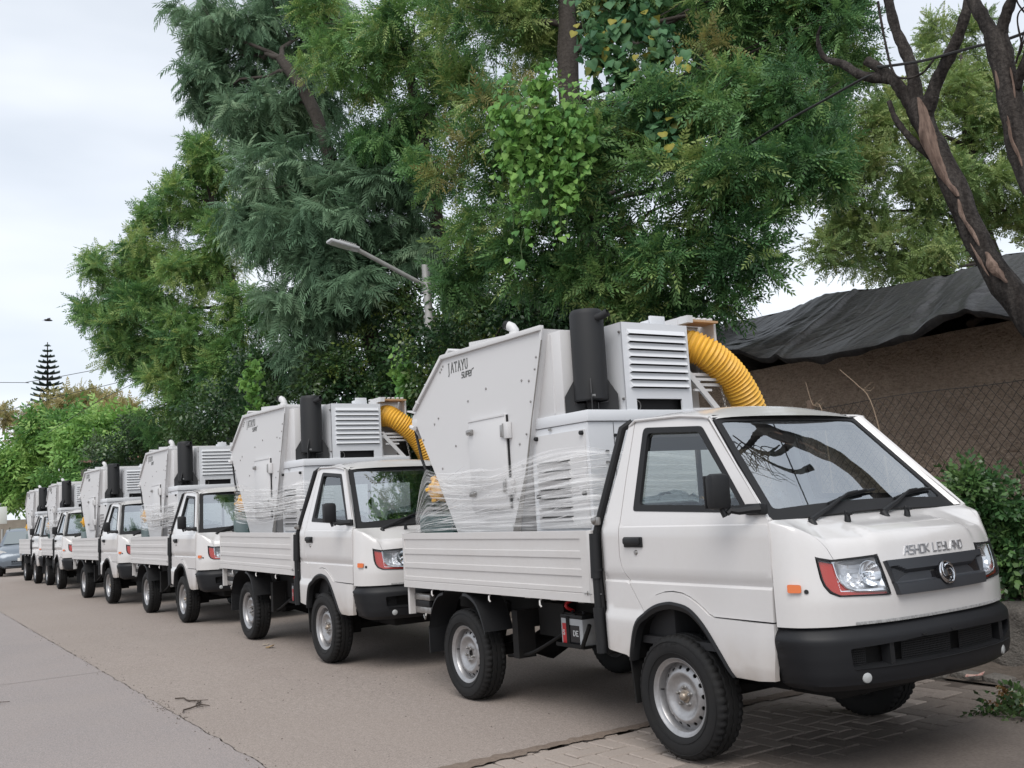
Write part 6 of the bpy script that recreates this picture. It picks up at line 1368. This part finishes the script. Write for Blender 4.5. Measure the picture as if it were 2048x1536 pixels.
# heart leaved creepers: every leaf picked out singly
def heart_mesh(seed, cols):
    r = random.Random(seed); bm = bmesh.new()
    out = [(0, .0), (.30, .16), (.50, .02), (.52, -.22), (.36, -.56), (.0, -1.0), (-.36, -.56), (-.52, -.22), (-.50, .02), (-.30, .16)]
    mid = [(0, -.15), (0, -.55)]
    vs_ = [bm.verts.new((x, y, -.10*abs(x) - .22*y*y*(1 if y < 0 else 0))) for x, y in out]; m1 = bm.verts.new((0, -.12, .05)); m2 = bm.verts.new((0, -.55, -.03))
    for f in ((0, 1, m1), (1, 2, m1), (2, 3, m1), (3, 4, m2), (4, 5, m2), (5, 6, m2), (6, 7, m2), (7, 8, m1), (8, 9, m1), (9, 0, m1)): bm.faces.new([vs_[i] if isinstance(i, int) else i for i in f])
    bm.faces.new((vs_[3], m2, m1)); bm.faces.new((vs_[7], m1, m2))
    me = bpy.data.meshes.new('leaf'); bm.to_mesh(me); bm.free(); a = me.attributes.new('Col', 'FLOAT_COLOR', 'POINT'); c = cols[seed % len(cols)]
    a.data.foreach_set('color', [x for v in me.vertices for x in (*[q*(1.0+.25*(abs(v.co.x) < .02)) for q in c], 1)])
    for p in me.polygons: p.use_smooth = True
    me.materials.append(LEAFH); return me
HG1 = [(.11, .245, .062), (.15, .30, .074), (.19, .335, .088), (.08, .19, .056)]; HG2 = [(.055, .135, .068), (.075, .17, .078), (.095, .195, .085), (.075, .165, .07), (.06, .14, .06), (.26, .24, .05), (.055, .135, .068)]
def creeper(label, anchors, n, cols, seed, smin, smax):
    """strands hang from the anchors (top point, bottom point); heart leaves face outwards along them"""
    r = random.Random(seed); ms = [heart_mesh(seed*10+k, cols) for k in range(7)]; t = empty('heart_leaf_creeper', anchors[0][0]); tag(t, label, 'creeper'); o0 = Vector(anchors[0][0]); b = MB()
    strands = []
    for a, e in anchors:
        a, e = Vector(a)-o0, Vector(e)-o0; p = wiggle(a, e, 10, .06, r); b.tube(p, .004, 4, False); strands.append(p)
    b.build('stem', mat('creeper_stem', (.07, .11, .04), .7), t, 60)
    for k in range(n):
        p = strands[k % len(strands)]; q = r.random()*9.99; i = int(q); c = p[i].lerp(p[i+1], q-i); s = r.uniform(smin, smax)*(.65+.5*r.random())
        o = bpy.data.objects.new('leaf', r.choice(ms)); COL.objects.link(o); o.parent = t; o.location = c + Vector((r.uniform(-.09, .14), r.uniform(-.14, .05), r.uniform(-.05, .05))); o.scale = (s, s, s)
        f = Vector((r.uniform(.0, 1.0), r.uniform(-1.0, -.3), r.uniform(.15, .75))).normalized(); o.rotation_euler = f.to_track_quat('Z', 'Y').to_euler(); 
        # tip hangs down
        zq = f.to_track_quat('Z', 'Y'); yv = zq @ Vector((0, 1, 0)); up = Vector((0, 0, 1)) - f*f.z; ang = yv.angle(up) if up.length > 1e-4 else 0
        if (yv.cross(up)).dot(f) < 0: ang = -ang
        o.rotation_euler = (Matrix.Rotation(ang + r.uniform(-.5, .5), 3, f) @ zq.to_matrix()).to_euler()
    # the leaves past the ones picked out singly
    q = foliage('small_leaves', [(*(sum(st, Vector())/len(st)), .16, max(.12, (st[0]-st[-1]).length*.42)) for st in strands], 'heart', 85, cols, LEAFH, t, seed, size=(smin+smax)*.46, rosette=4, inner=.5); q['kind'] = 'stuff'
    return t
CA = [((-3.86+.044*k, .90+.070*k, 5.58+.03*math.sin(k*2)), (-4.02+.040*k, .90+.064*k, 4.36+.34*math.sin(k*1.25+2.2)-.12*(k % 3))) for k in range(11)]
creeper('bright green heart leaved creeper hanging like a curtain on the big neem', CA + [((-3.88, .9, 5.60), (-3.40, 1.6, 5.58)), ((-3.90, .9, 5.42), (-3.45, 1.55, 5.36))], 295, HG1, 41, .045, .092)
CB = [((-4.35+.10*k, 2.2+.13*k, 7.1+.1*math.sin(k)), (-3.75+.16*k, 2.35+.11*k, 5.6+.30*math.sin(k*1.7))) for k in range(5)] + [((-3.5, 2.6, 5.6), (-3.1, 2.3, 4.8))]
creeper('darker heart leaved creeper climbing the upper neem trunk, with yellow leaves', CB, 190, HG2, 42, .075, .13)
CCp = [((-8.2+.12*k, 1.9-.1*k, 3.7), (-8.3+.15*k, 1.7-.05*k, 2.7)) for k in range(3)] + [((-12.6, 1.0, 4.4), (-12.4, .9, 3.0)), ((-12.4, 1.1, 4.0), (-12.2, .9, 2.9))]
creeper('small heart leaved creeper strands below the feathery tree', CCp, 70, HG1, 43, .06, .10)
# bare trees at the right
def bare(name, label, parts, loc, scars):
    t = empty(name, loc); tag(t, label, 'tree', None); o0 = Vector(loc)
    for nm, pts, rad in parts:
        p = spline([Vector(q)-o0 for q in pts], 26); n = len(p); rs = [lerp(rad[0], rad[1], i/(n-1))*(1+.07*math.sin(i*1.9+rad[0]*50)+.05*math.sin(i*.8)) for i in range(n)]; b = MB(); b.tube(p, rs, 16)
        # knobbly bark
        rr = random.Random(len(pts)+int(rad[0]*1000)); b.v = [tuple(Vector(v)*1.0 + Vector((rr.uniform(-1, 1), rr.uniform(-1, 1), rr.uniform(-1, 1)))*.05*rad[1]) for v in b.v]
        b.build(nm, BARKD, t, 60)
    for pts, w in scars:       # barkless strips of pale wood, a little proud
        p = spline([Vector(q)-o0 for q in pts], 40); b = MB(); n = len(p); rr = random.Random(int(w*1000)+len(pts)); rows = []; p1, p2 = rr.uniform(0, 6), rr.uniform(0, 6)
        for i, q in enumerate(p):
            ww = w*math.sin(PI*(i+.4)/(n-.2))**.5*(1+.20*math.sin(i*.21+p1)+.10*math.sin(i*.47+p2)+rr.uniform(-.05, .05)); q = q + Vector((w*.20*math.sin(i*.17+p2), 0, 0)); rows += [q + Vector((-ww*.75, -.0+ww*.25, 0)), q + Vector((-ww*.3, -ww*.42, 0)), q + Vector((ww*.35, -ww*.42, 0)), q + Vector((ww*.75, ww*.3, 0))]
        b.add(rows, [(i*4+j, (i+1)*4+j, (i+1)*4+j+1, i*4+j+1) for i in range(n-1) for j in range(3)]); b.build('bare_wood', WOODB, t, 60, fix=False)
    return t
D1 = [(.55, 2.98, 0), (.42, 2.97, 1.2), (.24, 2.95, 2.1), (-.01, 2.95, 2.63), (-.16, 2.95, 2.9), (-.33, 2.95, 3.3), (-.43, 2.95, 3.66), (-.55, 2.95, 4.04), (-.65, 2.95, 4.33), (-.71, 2.95, 4.56)]
bare('bare_tree', 'nearer leaning bare tree with peeling bark and forked stubs, right of the trucks', [
    ('trunk', D1, (.116, .084)),
    ('stub_branch', [(-.70, 2.95, 4.40), (-.78, 2.94, 4.61), (-.86, 2.93, 4.78), (-.97, 2.92, 4.94), (-1.10, 2.90, 5.08)], (.060, .040)),
    ('thin_branch', [(-.92, 2.93, 4.85), (-1.18, 2.92, 4.98), (-1.37, 2.92, 5.17), (-1.56, 2.92, 5.31), (-1.60, 2.9, 5.50), (-1.55, 2.9, 5.61)], (.05, .010)),
    ('branch', [(-.71, 2.96, 4.48), (-.73, 2.98, 4.85), (-.80, 3.0, 5.10), (-.87, 3.0, 5.36), (-.92, 3.0, 5.9), (-1.0, 3.0, 7.0)], (.060, .030)),
    ('branch', [(-.64, 2.94, 4.38), (-.49, 2.93, 4.64), (-.33, 2.95, 4.86), (-.22, 2.96, 5.05), (-.12, 2.98, 5.4), (.05, 3.0, 6.8)], (.062, .030)),
    ('small_branch', [(-.55, 2.93, 3.98), (-.66, 2.88, 4.12), (-.76, 2.85, 4.28), (-.85, 2.85, 4.45), (-.90, 2.86, 4.62)], (.035, .020)),
    ('loose_vine', [(-.93, 2.9, 5.55), (-.88, 2.86, 5.2), (-.82, 2.84, 4.86), (-.72, 2.83, 4.75), (-.55, 2.83, 4.72), (-.44, 2.85, 4.80)], (.011, .009))], D1[0],
    [([(-.63, 2.859, 4.55), (-.62, 2.864, 4.38), (-.60, 2.859, 4.20), (-.52, 2.854, 3.98), (-.46, 2.859, 3.80), (-.38, 2.849, 3.62)], .080), ([(-.38, 2.854, 3.60), (-.36, 2.849, 3.48), (-.30, 2.844, 3.34), (-.24, 2.839, 3.18)], .028), ([(-.20, 2.844, 3.12), (-.14, 2.839, 2.98), (-.06, 2.834, 2.84)], .055), ([(-.30, 2.834, 3.22), (-.24, 2.824, 3.06), (-.17, 2.824, 2.92)], .016)])
D2 = [(1.5, 2.75, 0), (1.25, 2.68, 1.6), (1.0, 2.58, 2.5), (.80, 2.52, 2.9), (.56, 2.5, 3.2), (.43, 2.5, 3.45), (.375, 2.5, 3.72), (.345, 2.5, 4.02), (.315, 2.5, 4.36), (.285, 2.5, 4.62)]
bare('bare_tree', 'farther right bare tree cut by the frame edge, dark bark with pale cracks', [
    ('trunk', D2, (.124, .080)),
    ('branch', [(.29, 2.5, 4.55), (.20, 2.5, 4.80), (.10, 2.5, 5.1), (.0, 2.5, 5.6)], (.058, .03)), ('branch', [(.30, 2.5, 4.55), (.40, 2.5, 4.75), (.55, 2.48, 4.95), (.75, 2.45, 5.3)], (.05, .02)),
    ('branch', [(.62, 2.5, 3.95), (.74, 2.46, 4.25), (.72, 2.4, 4.6), (.62, 2.4, 4.95)], (.034, .010)), ('branch', [(.40, 2.48, 4.15), (.58, 2.42, 4.45), (.60, 2.36, 4.80), (.50, 2.36, 5.1)], (.036, .010)),
    *[('twig', [(.45+.03*k, 2.42, 4.3+.05*k), (.62+.07*math.sin(k*2.2), 2.36, 4.55+.04*k), (.78+.1*math.sin(k*1.3), 2.3, 4.45+.07*k), (.86+.12*math.sin(k*3.1), 2.32, 4.2+.13*(k % 9))], (.007, .0025)) for k in range(16)]], D2[0],
    [([(.28, 2.433, 4.45), (.30, 2.428, 4.25), (.33, 2.423, 4.0), (.345, 2.418, 3.8)], .018), ([(.345, 2.413, 3.95), (.37, 2.408, 3.75), (.41, 2.403, 3.55)], .026), ([(.40, 2.438, 4.3), (.405, 2.438, 4.05)], .012)])
# araucaria beyond the street end
t = empty('araucaria', (-70, 5.29, 0)); tag(t, 'tall dark araucaria pine with tiered branches against the sky', 'tree')
H = 14.4; b = MB(); b.tube([(0, 0, 0), (0, 0, 7), (0, 0, H)], [.22, .15, .03], 8); b.build('trunk', BARK, t, 40)
leafv = []; rr = random.Random(6); b = MB()
for k in range(19):
    z = H-.25-k*.40; R_ = .14+1.25*(1-math.exp(-k*.16)); n = 9
    for q in range(n):
        a = 2*PI*q/n + k*.5; d = Vector((math.cos(a), math.sin(a), 0)); s = Vector((-d.y, d.x, 0))
        for e in range(5):
            t0, t1 = e/5, (e+1)/5; w0 = .25*math.sin(PI*min(1, .25+t0*.72)); w1 = .25*math.sin(PI*min(1, .25+t1*.72)); up0 = .22*R_*t0*t0-.05*t0; up1 = .22*R_*t1*t1-.05*t1
            p0 = Vector((0, 0, z+up0))+d*R_*t0; p1 = Vector((0, 0, z+up1))+d*R_*t1; b.add([p0+s*w0, p1+s*w1, p1-s*w1, p0-s*w0, p0+Vector((0, 0, .10)), p1+Vector((0, 0, .10))], [(0, 1, 5, 4), (4, 5, 2, 3), (0, 3, 2, 1)])
b.build('needled_branch', mat('pine_needles', (.030, .058, .048), .8), t, 0)
